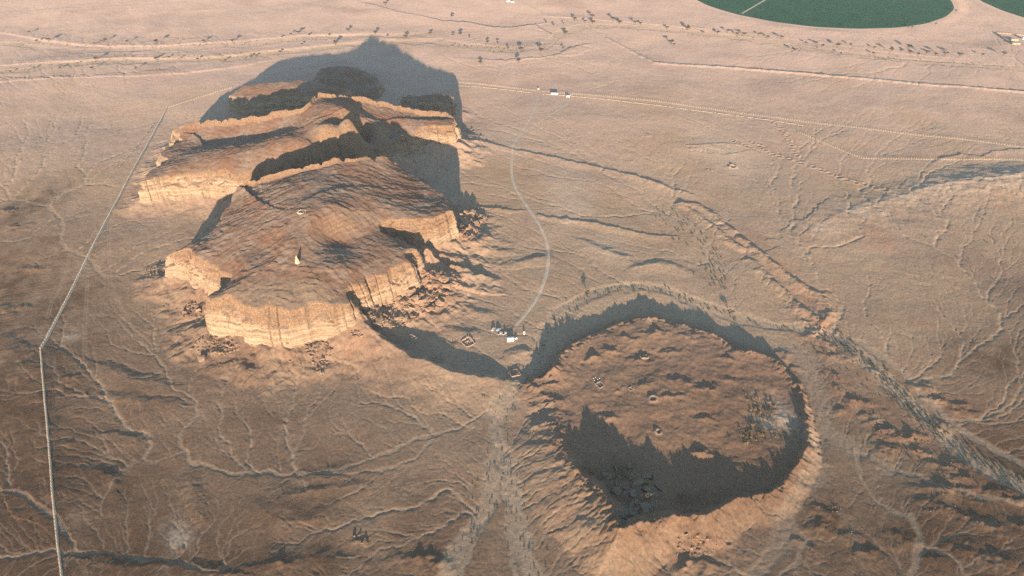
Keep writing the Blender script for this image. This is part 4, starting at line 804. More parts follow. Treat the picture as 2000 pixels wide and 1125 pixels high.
def low_wall(pts, label, hgt=.5, w=.9):
    P = resamp(E(pts), 3.0); z = samp(P); m = MB(); o0 = Vector((*P[0], z[0]))
    for i in range(len(P) - 1):
        if _V[i & 1023] < .16: continue
        a = Vector((*P[i], z[i])) - o0; b = Vector((*P[i + 1], z[i + 1])) - o0; c = (a + b) / 2; d = b - a
        m.box(c + Vector((0, 0, -.4)), (d.length * 1.0, w, hgt + .4 + .2 * _V[(i * 5) & 1023]), math.atan2(d.y, d.x), .8)
    o = m.build('stone_kerb', MAT_BERM); o.location = o0; return tag(o, label, 'stone kerb')
low_wall([(890, 166), (1018, 178), (1040, 181)], 'broken stone kerb beside the fence left of the gate')
low_wall([(1060, 183), (1130, 190), (1300, 211), (1400, 221), (1490, 232), (1570, 243)], 'broken stone kerb beside the long fence right of the huts')
low_wall([(300, 240), (285, 262), (262, 292), (240, 320), (222, 340), (204, 358)], 'dashed line of stones left of the diagonal fence', .7, 1.2)

# ------------------------------------------------------------------ irrigated fields
def field_material():
    m, n, l, b = mat('irrigated_crop'); t = NT(n, l); b.inputs['Roughness'].default_value = 1.0; b.inputs['Diffuse Roughness'].default_value = .8; b.inputs['Specular IOR Level'].default_value = .1
    tc = n.new('ShaderNodeTexCoord'); ln = n.new('ShaderNodeVectorMath'); ln.operation = 'LENGTH'; l.new(tc.outputs['Object'], ln.inputs[0])
    w = t.math('SINE', t.math('MULTIPLY', ln.outputs['Value'], .42)); nz = t.noise(tc.outputs['Object'], .02, 5, .6); fine = t.noise(tc.outputs['Object'], .25, 4, .7)
    c = t.mix(t.map(nz, .35, .65), (.004, .044, .026), (.007, .058, .034)); c = t.mix(t.math('MULTIPLY', t.map(w, -1, 1), .45), c, (.010, .034, .020)); c = t.mix(t.math('MULTIPLY', t.map(t.noise(tc.outputs['Object'], .011, 5, .65, 1.0), .54, .7), .5), c, (.035, .065, .035)); c = t.mix(1.0, c, t.map(fine, .3, .7, .75, 1.25), 'MULTIPLY')
    l.new(c, b.inputs['Base Color']); t.bump(fine, .4, b, .6); return m
MAT_CROP = field_material()
def crop_field(c, label, ang=None):
    cx, cy, r = c; m = MB(); n = 160; rings = [0.0, .25, .5, .75, .93, .985, 1.0]; vs = [(0, 0, .9)]
    for q in rings[1:]:
        for k in range(n):
            a = 2 * math.pi * k / n; j = 1 + (.002 * math.sin(9 * a) + .002 * math.sin(23 * a + 1)) * (q > .9)
            vs.append((math.cos(a) * r * q * j, math.sin(a) * r * q * j, .9 if q < 1 else -.3))
    fs = [(0, 1 + k, 1 + (k + 1) % n) for k in range(n)]
    for i in range(len(rings) - 2):
        fs += [(1 + i * n + k, 1 + (i + 1) * n + k, 1 + (i + 1) * n + (k + 1) % n, 1 + i * n + (k + 1) % n) for k in range(n)]
    m.poly(vs, fs); o = m.build('crop_field', MAT_CROP); o.location = (cx, cy, .2); return tag(o, label, 'crop field', kind='stuff')
crop_field(FIELD_A, 'large round green irrigated field at the top right'); crop_field(FIELD_B, 'second green irrigated field cut by the right corner')
p0 = np.array(G(1449, 27)); pc = np.array(G(1497, -1)); pc = pc + (pc - p0) * .3
m = MB(); d = pc - p0; m.box((*((p0 + pc) / 2), 1.0), (float(np.linalg.norm(d)), 5.0, .22), math.atan2(d[1], d[0])); tag(m.build('path', MAT_BERM), 'pale service path cutting into the round green field', 'path', kind='structure')

# ------------------------------------------------------------------ fallen rocks
MAT_B = rock_material('fallen_rock', cliff=(.36, .245, .17), top=(.34, .225, .16), band=(.26, .16, .105))
def rock_mesh(seed, flat=1.0):
    r = random.Random(seed); bm = bmesh.new()
    for _ in range(16):
        v = Vector((r.uniform(-1, 1), r.uniform(-1, 1), r.uniform(-1, 1))); k = max(abs(v.x), abs(v.y), abs(v.z)); v /= k ** .75
        bm.verts.new((v.x * r.uniform(.8, 1.1), v.y * r.uniform(.6, .95), v.z * .62 * flat))
    res = bmesh.ops.convex_hull(bm, input=bm.verts[:]); bmesh.ops.delete(bm, geom=[g for g in res['geom_interior'] if isinstance(g, bmesh.types.BMVert)], context='VERTS')
    bmesh.ops.dissolve_limit(bm, angle_limit=.30, verts=bm.verts[:], edges=bm.edges[:]); bmesh.ops.bevel(bm, geom=bm.edges[:], offset=.06, segments=1, affect='EDGES', clamp_overlap=True)
    bmesh.ops.triangulate(bm, faces=bm.faces[:]); bmesh.ops.subdivide_edges(bm, edges=bm.edges[:], cuts=1)
    for v in bm.verts: v.co += Vector((gnoise(np.array([v.co.x * 1.7 + seed]), np.array([v.co.y * 1.7 + v.co.z]), 180)[0], gnoise(np.array([v.co.y * 1.7 + seed]), np.array([v.co.z * 1.7]), 181)[0], gnoise(np.array([v.co.x * 1.5]), np.array([v.co.z * 1.5 + seed]), 182)[0])) * .13
    me = bpy.data.meshes.new('boulder'); bm.to_mesh(me); bm.free(); me.materials.append(MAT_B); return me
ROCKS = [rock_mesh(i, (1, 1, .7, 1.2)[i % 4]) for i in range(14)]
def rock(p, size, label, group=None, rz=None, tilt=.35, me=None, sink=.22):
    o = bpy.data.objects.new('boulder', me or random.choice(ROCKS)); col.objects.link(o)
    o.scale = (size / 2 * random.uniform(.85, 1.25), size / 2 * random.uniform(.8, 1.1), size / 2 * random.uniform(.8, 1.2)); o.rotation_euler = (random.uniform(-tilt, tilt), random.uniform(-tilt, tilt), random.uniform(0, 6.3) if rz is None else rz)
    o.location = p + Vector((0, 0, size * (.28 - sink))); return tag(o, label, 'boulder', group)
def scatter_rocks(poly, n, smin, smax, label, group, rest=0):
    poly = np.array(poly, float); out = 0; tries = 0; global RUB
    while out < n + rest and tries < 8000:
        tries += 1; px, py = random.uniform(poly[:, 0].min(), poly[:, 0].max()), random.uniform(poly[:, 1].min(), poly[:, 1].max())
        if not inside(np.array([px]), np.array([py]), poly)[0]: continue
        p = hit(px, py)
        if on_mesa(p.x, p.y): continue
        if out < n: rock(p, smin + (smax - smin) * random.random() ** 2.2, label, group)
        else: RUB.append((p, random.uniform(1.0, 3.6)))
        out += 1
RUB = []
Z2 = lambda pts: [(660 + a / 4.017, 380 + b / 4.017) for a, b in pts]
scatter_rocks(Z2([(190, 930), (300, 840), (480, 750), (560, 720), (640, 610), (760, 590), (900, 640), (980, 700), (880, 780), (830, 890), (700, 930), (560, 1010), (480, 1050), (320, 1050)]), 105, 4.0, 14.0, 'angular fallen block in the big rockfall below the right cliff of the front mesa', 'big rockfall right of the front mesa', 420)
scatter_rocks(Z2([(915, 110), (1040, 120), (1190, 190), (1110, 300), (1040, 380), (930, 310)]), 42, 3.0, 11.0, 'fallen block in the upper rockfall at the right corner of the front mesa', 'upper rockfall of the front mesa', 120)
scatter_rocks([(400, 652), (448, 652), (472, 682), (440, 696), (398, 692), (370, 682)], 30, 2.2, 7.0, 'fallen rock on the slope below the left end of the front cliff', 'rocks below the left end of the front cliff', 110)
scatter_rocks([(600, 650), (642, 646), (646, 690), (640, 715), (628, 734), (612, 715), (598, 690)], 40, 2.6, 7.5, 'fallen rock in the tongue of blocks below the middle of the front cliff', 'tongue of rocks below the front cliff', 60)
scatter_rocks([(684, 646), (700, 642), (708, 658), (692, 660)], 14, 1.6, 3.6, 'dark fallen rock under the right end of the front cliff', 'dark rocks under the right end of the front cliff', 20)
scatter_rocks([(346, 606), (378, 590), (394, 596), (394, 620), (360, 622)], 20, 2.2, 7.0, 'fallen block in the hollow left of the front cliff', 'blocks in the left hollow', 20)
scatter_rocks([(276, 530), (300, 516), (318, 522), (322, 536), (290, 552)], 12, 1.2, 3.0, 'loose rock off the left tip of the front mesa', 'loose rocks off the left tip', 20)
scatter_rocks([(900, 246), (925, 254), (950, 272), (925, 276), (900, 272)], 12, 1.8, 4.5, 'loose block at the right foot of the second mesa', 'loose blocks by the second mesa', 20)
scatter_rocks([(686, 1044), (728, 1046), (734, 1060), (690, 1062)], 8, 1.2, 2.6, 'rock in the small stony knoll near the bottom', 'rocks of the small knoll', 10)
scatter_rocks([(1325, 1040), (1385, 1044), (1400, 1075), (1370, 1092), (1320, 1085)], 14, 1.2, 3.4, 'rock on the rough knob below the rim of the low plateau', 'rocks on the rough knob', 30)
rock(hit(395, 702), 9.0, 'largest lone boulder below the left end of the front cliff', rz=.4, tilt=.1); rock(hit(869, 545), 11.0, 'huge tilted slab at the outer edge of the big rockfall', rz=2.2, me=ROCKS[2]); rock(hit(453, 709), 3.2, 'small lone boulder right of the largest one below the cliff'); rock(hit(388, 606), 6.5, 'pale upright block in the hollow beside the front cliff', me=ROCKS[3])
for a, b, w_ in ((566, 706, 2.6), (587, 712, 2.8)): rock(hit(a, b), w_, 'small dark boulder left of the tongue of rocks', 'two small boulders left of the tongue of rocks')
rock(hit(655, 709), 2.0, 'small rock alone right of the tongue of rocks'); rock(hit(933, 408), 4.5, 'pointed block casting a long shadow beyond the upper rockfall', me=ROCKS[3])
MAT_CRAG = rock_material('shaded_dark_crag', cliff=(.045, .033, .026), top=(.06, .045, .034), band=(.03, .022, .018)); CRAGS = []  # near-black tone holds both the dark rock and its shade
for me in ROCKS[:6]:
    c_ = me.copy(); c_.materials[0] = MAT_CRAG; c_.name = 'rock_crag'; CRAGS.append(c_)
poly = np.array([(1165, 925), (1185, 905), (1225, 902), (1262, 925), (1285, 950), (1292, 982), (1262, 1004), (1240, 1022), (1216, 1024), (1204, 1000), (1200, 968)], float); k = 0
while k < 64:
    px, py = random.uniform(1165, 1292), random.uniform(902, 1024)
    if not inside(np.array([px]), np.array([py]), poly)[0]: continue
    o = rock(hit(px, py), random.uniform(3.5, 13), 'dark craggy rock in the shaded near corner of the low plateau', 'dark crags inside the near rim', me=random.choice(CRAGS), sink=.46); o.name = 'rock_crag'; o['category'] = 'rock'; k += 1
RIMR = np.array([hit(a, b) for a, b in [(1070, 758), (1090, 792), (1065, 830), (1600, 640), (1612, 668), (1640, 750), (1700, 780), (1705, 815), (1740, 838), (1620, 995), (1660, 1040), (1360, 1062), (1790, 860), (1860, 905), (1890, 930), (1830, 775), (1850, 950), (1655, 700), (1600, 655), (1840, 995), (1900, 1010), (1470, 495), (1530, 545), (1580, 590), (1610, 620)]])
for c in RIMR:
    for _ in range(10):
        q = (c[0] + random.gauss(0, 7), c[1] + random.gauss(0, 5)); RUB.append((Vector((*q, float(samp(q)[0]))), random.uniform(.6, 1.5)))
for _ in range(900):
    px, py = random.uniform(280, 920), random.uniform(520, 760); p = hit(px, py)
    if not on_mesa(p.x, p.y) and M['rock'][np.searchsorted(gr.ys, p.y), np.searchsorted(gr.t, p.x / gr.w[np.searchsorted(gr.ys, p.y)])] > .25: RUB.append((p, random.uniform(.5, 1.3)))
m = MB()
for p, s_ in RUB:
    me = ROCKS[random.randrange(14)]; rot = Matrix.Rotation(random.uniform(0, 6.3), 3, 'Z') @ Matrix.Rotation(random.uniform(-.4, .4), 3, 'X') * (s_ / 2)
    m.poly([rot @ v.co + p + Vector((0, 0, s_ * .1)) for v in me.vertices], [tuple(f.vertices) for f in me.polygons])
tag(m.build('rubble', MAT_B), 'small broken stones strewn over the slopes below the cliffs', 'rubble', kind='stuff')
# cairn and stone ring on top of the front mesa
c = hit_mesa(581, 513); root = empty('stone_cairn', c, 0, 'pointed stone cairn with a long shadow on top of the front mesa', 'cairn'); k_ = MB(); cap_ = MB()
for lv, (r_, z_, n_) in enumerate(((1.9, -.3, 9), (1.6, .5, 8), (1.25, 1.3, 7), (.9, 2.1, 5), (.55, 2.9, 3))):
    for i in range(n_):
        a = 6.283 * i / n_ + lv * .4; k_.box((math.cos(a) * r_ * .62, math.sin(a) * r_ * .62, z_), (1.25 - .12 * lv, 1.0 - .1 * lv, .95), a + random.uniform(-.3, .3), .82)
root.scale = (1.55, 1.55, 1.9); k_.build('stones', MAT_BERM, root, .06); cap_.box((0, 0, 3.6), (.9, .8, 1.5), .4, .15); cap_.build('top_stone', MAT_BERM, root, .05)
c = hit_mesa(590, 414); k_ = MB()
for i in range(26):
    a = 6.283 * i / 26; r_ = 4.6 + random.uniform(-.5, .5); k_.box((math.cos(a) * r_, math.sin(a) * r_ * .9, -.6), (1.5, 1.3, 1.3 + random.uniform(0, .9)), a + random.uniform(-.4, .4), .7)
o = k_.build('stone_ring', MAT_BERM, None, .1); o.location = c; tag(o, 'pale ring of piled stones on the high back of the front mesa', 'stone ring')

# ------------------------------------------------------------------ plants
def leaf_material(name, a, b_):
    m, n, l, b = mat(name); t = NT(n, l); b.inputs['Roughness'].default_value = .9; g = n.new('ShaderNodeNewGeometry'); c = t.mix(g.outputs['Random Per Island'], a, b_); l.new(c, b.inputs['Base Color']); return m
MAT_LEAF = leaf_material('grey_green_leaves', (.050, .050, .026), (.085, .075, .040)); MAT_SHRUB = leaf_material('dry_green_shrub', (.075, .070, .036), (.13, .105, .058)); MAT_DRY = leaf_material('straw_shrub', (.20, .13, .05), (.30, .21, .10)); MAT_BARK = simple('bark', (.13, .09, .06), 1.0)
def leaves(mb, c, r, n, rnd, sz, flat=.7):
    for _ in range(n):
        d = Vector((rnd.gauss(0, 1), rnd.gauss(0, 1), rnd.gauss(0, 1))).normalized() * (rnd.random() ** .45); p = Vector(c) + Vector((d.x * r, d.y * r, d.z * r * flat))
        a = Vector((rnd.gauss(0, 1), rnd.gauss(0, 1), rnd.gauss(0, .7))).normalized(); b = a.orthogonal().normalized(); k = sz * rnd.uniform(.6, 1.3)
        mb.poly([p + a * k, p + b * k * .55, p - a * k, p - b * k * .55], [(0, 1, 2, 3)])
def acacia(seed):
    r = random.Random(seed); root = empty('acacia_tree', (0, 0, 0), 0, '', 'tree'); t = MB(); cr = MB(); h = r.uniform(3.6, 5.2)
    t.tube([(0, 0, -.4), (.1, 0, h * .25), (r.uniform(-.3, .3), r.uniform(-.3, .3), h * .5)], [.28, .22, .17]); top = Vector(t.v[-1])
    for i in range(6):
        a = 6.283 * i / 6 + r.uniform(-.4, .4); e = Vector((math.cos(a) * r.uniform(1.2, 2.6), math.sin(a) * r.uniform(1.2, 2.6), h * r.uniform(.72, .98)))
        t.tube([(0, 0, h * .42), e * .5 + Vector((0, 0, h * .22)), e], [.13, .09, .04], 5); leaves(cr, e, r.uniform(.9, 1.5), 46, r, .40, .5)
    leaves(cr, (0, 0, h * .85), 1.9, 60, r, .34, .42)
    t.build('trunk', MAT_BARK, root); cr.build('crown', MAT_LEAF, root); return root
ACA = [acacia(i) for i in range(4)]; _used = set()
def tree(px, py, s, label, group):
    p = hit(px, py); i = random.randrange(4); o = ACA[i] if i not in _used else copy_tree(ACA[i]); _used.add(i)
    o.location = p; o.scale = (s, s, s); o.rotation_euler = (0, 0, random.uniform(0, 6.28)); o['label'] = label; o['group'] = group
r1 = lambda L: [(a / 2.813, b / 2.813) for a, b in L]; r2 = lambda L: [(650 + a / 2.813, b / 2.813) for a, b in L]; r3 = lambda L: [(1300 + a / 2.813, b / 2.813) for a, b in L]
for q in r1([(268, 228), (163, 182), (205, 235), (520, 245), (545, 240), (582, 228), (700, 238), (860, 240), (1120, 234), (1280, 238), (1550, 208), (1600, 195), (1640, 188), (1700, 197), (1810, 198)]): tree(*q, random.uniform(.9, 2.1), 'scraggly tree on the far upper bank of the wadi at upper left', 'trees on the far left wadi bank')
for q in r1([(430, 352), (190, 378), (530, 338), (690, 312), (860, 332), (930, 320), (1000, 325), (1090, 335), (1240, 338), (1380, 318), (1410, 312), (1540, 292), (1660, 248), (60, 400), (330, 380), (510, 385), (750, 385), (1845, 245)]): tree(*q, random.uniform(.9, 2.1), 'scraggly tree in the near bed of the wadi at upper left', 'trees in the left wadi bed')
for q in r2([(290, 32), (655, 100), (235, 188), (85, 172), (535, 190), (660, 198), (750, 206), (850, 240), (906, 245), (1035, 285), (1145, 292), (15, 248), (960, 270), (400, 212), (300, 200), (700, 196), (1020, 350), (812, 352)]): tree(*q, random.uniform(.9, 2.1), 'tree along the wadi beyond the tip of the mesa shadow', 'trees beyond the mesa shadow')
for q in r2([(1170, 128), (1212, 142), (1267, 134), (1277, 190), (1330, 118), (1425, 104), (1385, 125), (1428, 132), (1575, 132), (1690, 136), (1662, 138), (1835, 160), (1950, 165), (1540, 120), (1860, 245), (1265, 268)]): tree(*q, random.uniform(1.0, 2.2), 'tree by the wadi bend at the top centre', 'trees at the wadi bend')
for q in r3([(205, 182), (285, 188), (430, 198), (510, 194), (635, 214), (770, 242), (825, 242), (860, 262), (945, 258), (1015, 252), (1145, 268), (1235, 288), (1140, 300), (1290, 288), (1335, 268), (1430, 302), (1530, 312), (1610, 318), (1385, 305), (1340, 295), (1480, 308), (1740, 308), (390, 200), (960, 300), (700, 280), (45, 255), (10, 160), (120, 165), (340, 182), (560, 212)]): tree(*q, random.uniform(1.0, 2.2), 'tree in the line along the wadi before the green fields', 'trees before the green fields')
tree(1300 + 1855 / 2.813, 304 / 2.813, 1.9, 'lone dark tree with a long shadow below the walled farm', None); tree(1300 + 1590 / 2.813, 70 / 2.813, 1.5, 'lone tree touching the right edge of the round green field', None)
for q in r3([(985, 153), (1350, 158), (1480, 140), (1330, 157)]): tree(*q, 1.2, 'small tree on the near rim of the round green field', 'trees on the field rim')
tree(1147, 578, 1.3, 'thin tree with a long shadow beside the wadi behind the plateau', None); tree(1427, 615, 1.3, 'thin tree with a long shadow right of the wadi bend', None)
for k in ACA:
    if 'label' not in k or not k['label']: col.objects.unlink(k)
def shrub_mesh(seed, material, n=46):
    r = random.Random(seed); m = MB()
    for i in range(5):
        a = r.uniform(0, 6.28); e = Vector((math.cos(a) * .45, math.sin(a) * .45, r.uniform(.35, .7))); m.tube([(0, 0, -.25), e], [.05, .03], 4); leaves(m, e, .5, n // 5, r, .26, .75)
    o = m.build('shrub', material); col.objects.unlink(o); me = o.data; bpy.data.objects.remove(o); return me
SHR = [shrub_mesh(i, MAT_SHRUB) for i in range(5)]; DRY = [shrub_mesh(20 + i, MAT_DRY) for i in range(3)]; TUFT = []
def shrubs(pts, n, spread, smin, smax, label, group, rest, meshes=SHR, name='shrub'):
    P = E(pts); L = np.r_[0, np.cumsum(np.linalg.norm(np.diff(P, axis=0), axis=1))]
    for i in range(n + rest):
        u = random.uniform(0, L[-1]); q = (np.interp(u, L, P[:, 0]) + random.gauss(0, spread), np.interp(u, L, P[:, 1]) + random.gauss(0, spread)); p = Vector((*q, float(samp(q)[0]))); s_ = random.uniform(smin, smax)
        if i < n:
            o = bpy.data.objects.new(name, random.choice(meshes)); col.objects.link(o); o.location = p; o.scale = (s_, s_, s_ * random.uniform(.8, 1.2)); o.rotation_euler = (0, 0, random.uniform(0, 6.28)); tag(o, label, 'shrub', group)
        else: TUFT.append((p, s_ * .7, meshes))
shrubs([(1040, 700), (1005, 755), (975, 800), (968, 850), (980, 890)], 26, 9, .6, 1.2, 'shrub in the gravel bed of the wadi left of the low plateau', 'shrubs in the wadi left of the plateau', 30)
shrubs([(985, 890), (960, 940), (935, 1010), (900, 1070), (880, 1125)], 36, 8, .5, 1.2, 'shrub along the left branch of the wadi at the bottom', 'shrubs of the left wadi branch', 30)
shrubs([(990, 900), (1000, 960), (1010, 1010), (1025, 1060), (1040, 1125)], 34, 7, .5, 1.2, 'shrub along the right branch of the wadi at the bottom', 'shrubs of the right wadi branch', 24)
shrubs([(1050, 690), (1065, 650), (1100, 610), (1140, 582), (1200, 562)], 30, 6, .8, 1.8, 'shrub where the wadi curves behind the camp', 'shrubs in the curve behind the camp', 40)
shrubs([(1200, 562), (1255, 560), (1310, 572), (1400, 606), (1480, 632), (1560, 644)], 34, 4, .8, 1.7, 'shrub in the row along the wadi behind the low plateau', 'shrubs behind the plateau', 50)
shrubs([(1600, 650), (1650, 668), (1690, 700), (1740, 745), (1780, 795)], 50, 6, .9, 2.0, 'shrub in the dense strip along the upper right wadi', 'shrubs of the upper right wadi', 150)
shrubs([(1780, 795), (1830, 836), (1890, 880), (1960, 920), (2010, 950)], 56, 7, .9, 2.1, 'shrub in the dense strip along the lower right wadi', 'shrubs of the lower right wadi', 150)
shrubs([(1600, 665), (1630, 700), (1650, 760), (1700, 800), (1760, 860), (1880, 920)], 26, 14, .8, 1.8, 'shrub among the rocky hummocks right of the low plateau', 'shrubs among the hummocks', 60)
shrubs([(1470, 790), (1490, 800), (1480, 830), (1460, 850), (1450, 860), (1500, 850)], 60, 7, 1.0, 2.0, 'straw coloured dry shrub round the pale pan on the low plateau', 'dry shrubs of the pale pan', 70, DRY, 'dry_shrub')
shrubs([(1850, 430), (1900, 440), (1960, 470), (1900, 500)], 14, 40, .9, 1.8, 'shrub dotted over the slope at the far right', 'shrubs on the right slope', 0)
for pts in ([(0, 82), (200, 92), (400, 90), (640, 74)], [(0, 140), (200, 122), (360, 112), (560, 104)], [(860, 82), (1000, 100), (1080, 84)], [(1130, 50), (1300, 60), (1500, 84), (1700, 112), (1990, 134)], [(1300, 410), (1376, 478), (1408, 554)]): shrubs(pts, 0, 12, 1.2, 2.4, '', '', 90)
m = MB()
for p, s_, me_ in TUFT:
    me = random.choice(me_); rot = Matrix.Rotation(random.uniform(0, 6.3), 3, 'Z') * s_; m.poly([rot @ v.co + p for v in me.vertices], [tuple(f.vertices) for f in me.polygons])
tag(m.build('scrub', MAT_SHRUB), 'low desert scrub thinly lining every wadi bed', 'scrub', kind='stuff')

# ------------------------------------------------------------------ camp, huts, ruins
MAT_WHITE = simple('white_paint', (.78, .77, .74), .35, noise=.03); MAT_GLASS = simple('dark_glass', (.03, .035, .04), .12, noise=.05); MAT_TYRE = simple('tyre_rubber', (.03, .03, .03), .8); MAT_METAL = simple('grey_metal', (.35, .35, .34), .4, .7)
MAT_CANVAS = simple('white_canvas', (.80, .79, .75), .9, noise=.04); MAT_PLASTER = simple('white_plaster', (.75, .73, .68), .9, noise=.06); MAT_ROOF = simple('blue_grey_roof', (.16, .17, .22), .6, noise=.1); MAT_STONE = simple('rubble_masonry', (.36, .27, .20), 1.0, noise=.3, scale=1.2); MAT_LAMP = simple('lamp_glass', (.7, .65, .55), .2); MAT_RED = simple('red_lens', (.35, .02, .02), .3)
MAT_MUD = simple('mud_wall', (.42, .29, .20), 1.0, noise=.12, scale=.4); MAT_ORANGE = simple('faded_orange', (.45, .22, .08), .8); MAT_DARKWOOD = simple('dark_timber', (.08, .06, .05), .9)
def car(kind='suv'):
    root = empty('parked_car', (0, 0, 0), 0, '', 'car'); L_, W_ = 4.9, 1.9
    prof = [(-2.45, .45), (-2.45, 1.05), (-2.3, 1.15), (1.15, 1.18), (2.3, 1.02), (2.45, .85), (2.45, .45)] if kind == 'suv' else [(-2.6, .5), (-2.6, 1.08), (-.35, 1.08), (-.3, 1.15), (1.2, 1.17), (2.35, 1.03), (2.5, .85), (2.5, .5)]
    b = MB()
    def extr(mb, pr, w0, w1=None):
        n = len(pr); zs = [q[1] for q in pr]; z0, z1 = min(zs), max(zs)
        f = lambda z: w0 + ((w1 or w0) - w0) * (z - z0) / (z1 - z0)
        mb.poly([(x, -f(z) / 2, z) for x, z in pr] + [(x, f(z) / 2, z) for x, z in pr], [tuple(range(n)), tuple(range(2 * n - 1, n - 1, -1))] + [(i, i + n, (i + 1) % n + n, (i + 1) % n) for i in range(n)])
    extr(b, prof, W_); cab = [(-2.25, 1.14), (-2.0, 1.82), (.35, 1.86), (1.15, 1.16)] if kind == 'suv' else [(-.32, 1.12), (-.2, 1.80), (.85, 1.82), (1.5, 1.13)]
    b.build('body', MAT_WHITE, root, .07); c_ = MB(); extr(c_, [(x * .97, z - .1) for x, z in cab], 1.72, 1.46); c_.build('windows', MAT_GLASS, root, .04)
    x0, x1 = cab[1][0], cab[2][0]; r_ = MB(); r_.box(((x0 + x1) / 2, 0, 1.745 if kind == 'suv' else 1.70), (x1 - x0 + .1, 1.56, .1)); r_.build('roof', MAT_WHITE, root, .03)
    if kind != 'suv':
        t_ = MB(); t_.box((-1.45, 0, 1.085), (2.1, 1.6, .03)); t_.build('cargo_bed', MAT_TYRE, root)
    for x in (-1.5, 1.5):
        for y in (-.86, .86):
            w_ = MB(); w_.tube([(x, y - .13, .4), (x, y + .13, .4)], [.4, .4], 14); wo = w_.build('wheel', MAT_TYRE, root); h_ = MB(); h_.tube([(x, y - .145, .4), (x, y + .145, .4)], [.22, .22], 10); h_.build('rim', MAT_METAL, wo)
    for y in (-.65, .65):
        h_ = MB(); h_.box((2.4 if kind == 'suv' else 2.45, y, .72), (.12, .36, .18)); h_.build('headlight', MAT_LAMP, root); h_ = MB(); h_.box((-2.43 if kind == 'suv' else -2.58, y, .82), (.1, .2, .24)); h_.build('tail_light', MAT_RED, root)
    bp = MB(); bp.box((2.44 if kind == 'suv' else 2.5, 0, .42), (.16, 1.8, .2)); bp.build('bumper', MAT_METAL, root, .03); return root
c1, c2 = car('suv'), car('pickup')
for (px, py, rz, proto, lab) in ((963.5, 644, 1.15, c1, 'white off-road car parked at the left end of the camp row'), (974, 645, .75, None, 'white off-road car parked second in the camp row beside the leftmost one'), (976.6, 652, .70, c2, 'white pickup parked third in the camp row nearer the viewer'), (986, 652, .68, None, 'white pickup parked beside the large white tent')):
    o = proto if proto else copy_tree(c1 if 'off-road' in lab else c2); o.location = hit(px, py); o.rotation_euler = (0, 0, rz); o['label'] = lab; o['group'] = 'cars parked at the camp'; o.scale = (1.18, 1.18, 1.18)
def tent(px, py, L_, W_, h, rz, label, name='white_tent'):
    root = empty(name, hit(px, py), rz, label, 'tent'); r_ = MB(); n = 12; vs = []; fs = []
    for i in range(n + 1):
        x = -L_ / 2 + L_ * i / n; sag = .12 * h * math.sin(math.pi * i / n)
        for k in range(7):
            v = k / 6 * 2 - 1; vs.append((x, v * W_ / 2 * 1.06, h * .58 + (h * .42 - sag) * (1 - abs(v) ** 1.15)))
    fs = [(i * 7 + k, (i + 1) * 7 + k, (i + 1) * 7 + k + 1, i * 7 + k + 1) for i in range(n) for k in range(6)]
    r_.poly(vs, fs); r_.build('roof', MAT_CANVAS, root, 0, True); w_ = MB()
    for sy in (-1, 1): w_.box((0, sy * W_ / 2, -.2), (L_, .08, h * .60 + .2))
    for sx in (-1, 1):
        w_.box((sx * (L_ / 2 - .06), 0, -.2), (.08, W_ - .1, h * .6 + .2)); w_.poly([(sx * (L_ / 2 - .03), -W_ / 2, h * .59), (sx * (L_ / 2 - .03), W_ / 2, h * .59), (sx * (L_ / 2 - .03), 0, h * .97)], [(0, 1, 2)])
    w_.build('side_wall', MAT_CANVAS, root); d_ = MB(); d_.box((L_ * .1, -W_ / 2 - .05, 0), (1.2, .06, h * .5)); d_.build('door_flap', MAT_STONE, root)
    for sx in (-1, 1):
        for sy in (-1, 1): g = MB(); g.tube([(sx * L_ / 2, sy * W_ / 2, h * .58), (sx * (L_ / 2 + 1.2), sy * (W_ / 2 + 1.0), 0)], [.03, .03], 4); g.build('guy_rope', MAT_WIRE, root)
tent(997, 664, 7.2, 5.6, 3.6, .12, 'largest white tent at the camp with canvas sides'); tent(1007.6, 662, 2.4, 2.2, 2.0, .5, 'tiny pale tent just right of the large white tent'); tent(1023.8, 650.5, 1.7, 1.7, 2.4, .1, 'narrow white toilet tent standing alone right of the camp')
k_ = MB(); k_.box((0, 0, 0), (1.6, 1.2, .9)); k_.box((0, 0, .9), (1.7, 1.3, .12)); o = k_.build('storage_box', MAT_WHITE, None, .06); o.location = hit(1023.6, 653.5); tag(o, 'white storage box in front of the toilet tent', 'box')
def hut(px, py, L_, W_, h, rz, label, roofm=None, wallm=None, windows=2, name='hut'):
    root = empty(name, hit(px, py), rz, label, 'hut'); w_ = MB(); w_.box((0, 0, -.6), (L_, W_, h + .6)); w_.build('wall', wallm or MAT_PLASTER, root); r_ = MB(); r_.box((0, 0, h + .003), (L_ + .5, W_ + .5, .25)); r_.build('roof', roofm or MAT_ROOF, root, .04)
    d_ = MB(); d_.box((0, -W_ / 2 - .03, 0), (1.1, .1, 2.1)); d_.build('door', MAT_DARKWOOD, root)
    for i in range(windows):
        x = (-.3 if i % 2 == 0 else .3) * L_ * (1 if windows < 3 else .6 + .7 * (i // 2)); q = MB(); q.box((x, -W_ / 2 - .02, 1.2), (1.1, .08, 1.0)); q.build('window', MAT_GLASS, root)
    return root
hut(1083, 184, 13.5, 5.5, 3.6, -.06, 'long white hut with a dark roof beside the fence gate'); hut(1109.5, 189, 6.4, 4.5, 3.2, -.06, 'small white hut with a grey roof right of the long white one', simple('green_grey_roof', (.20, .21, .18), .7)); hut(1051.5, 175, 2.6, 2.4, 2.6, 0, 'tiny white guard hut standing at the fence gate', MAT_PLASTER, windows=0)
o = copy_tree(c1); o.location = hit(1114.5, 186); o.rotation_euler = (0, 0, 1.3); o['label'] = 'white car parked behind the small white hut at the fence'; o['group'] = 'cars parked by the fence huts'; o.scale = (1, 1, 1)
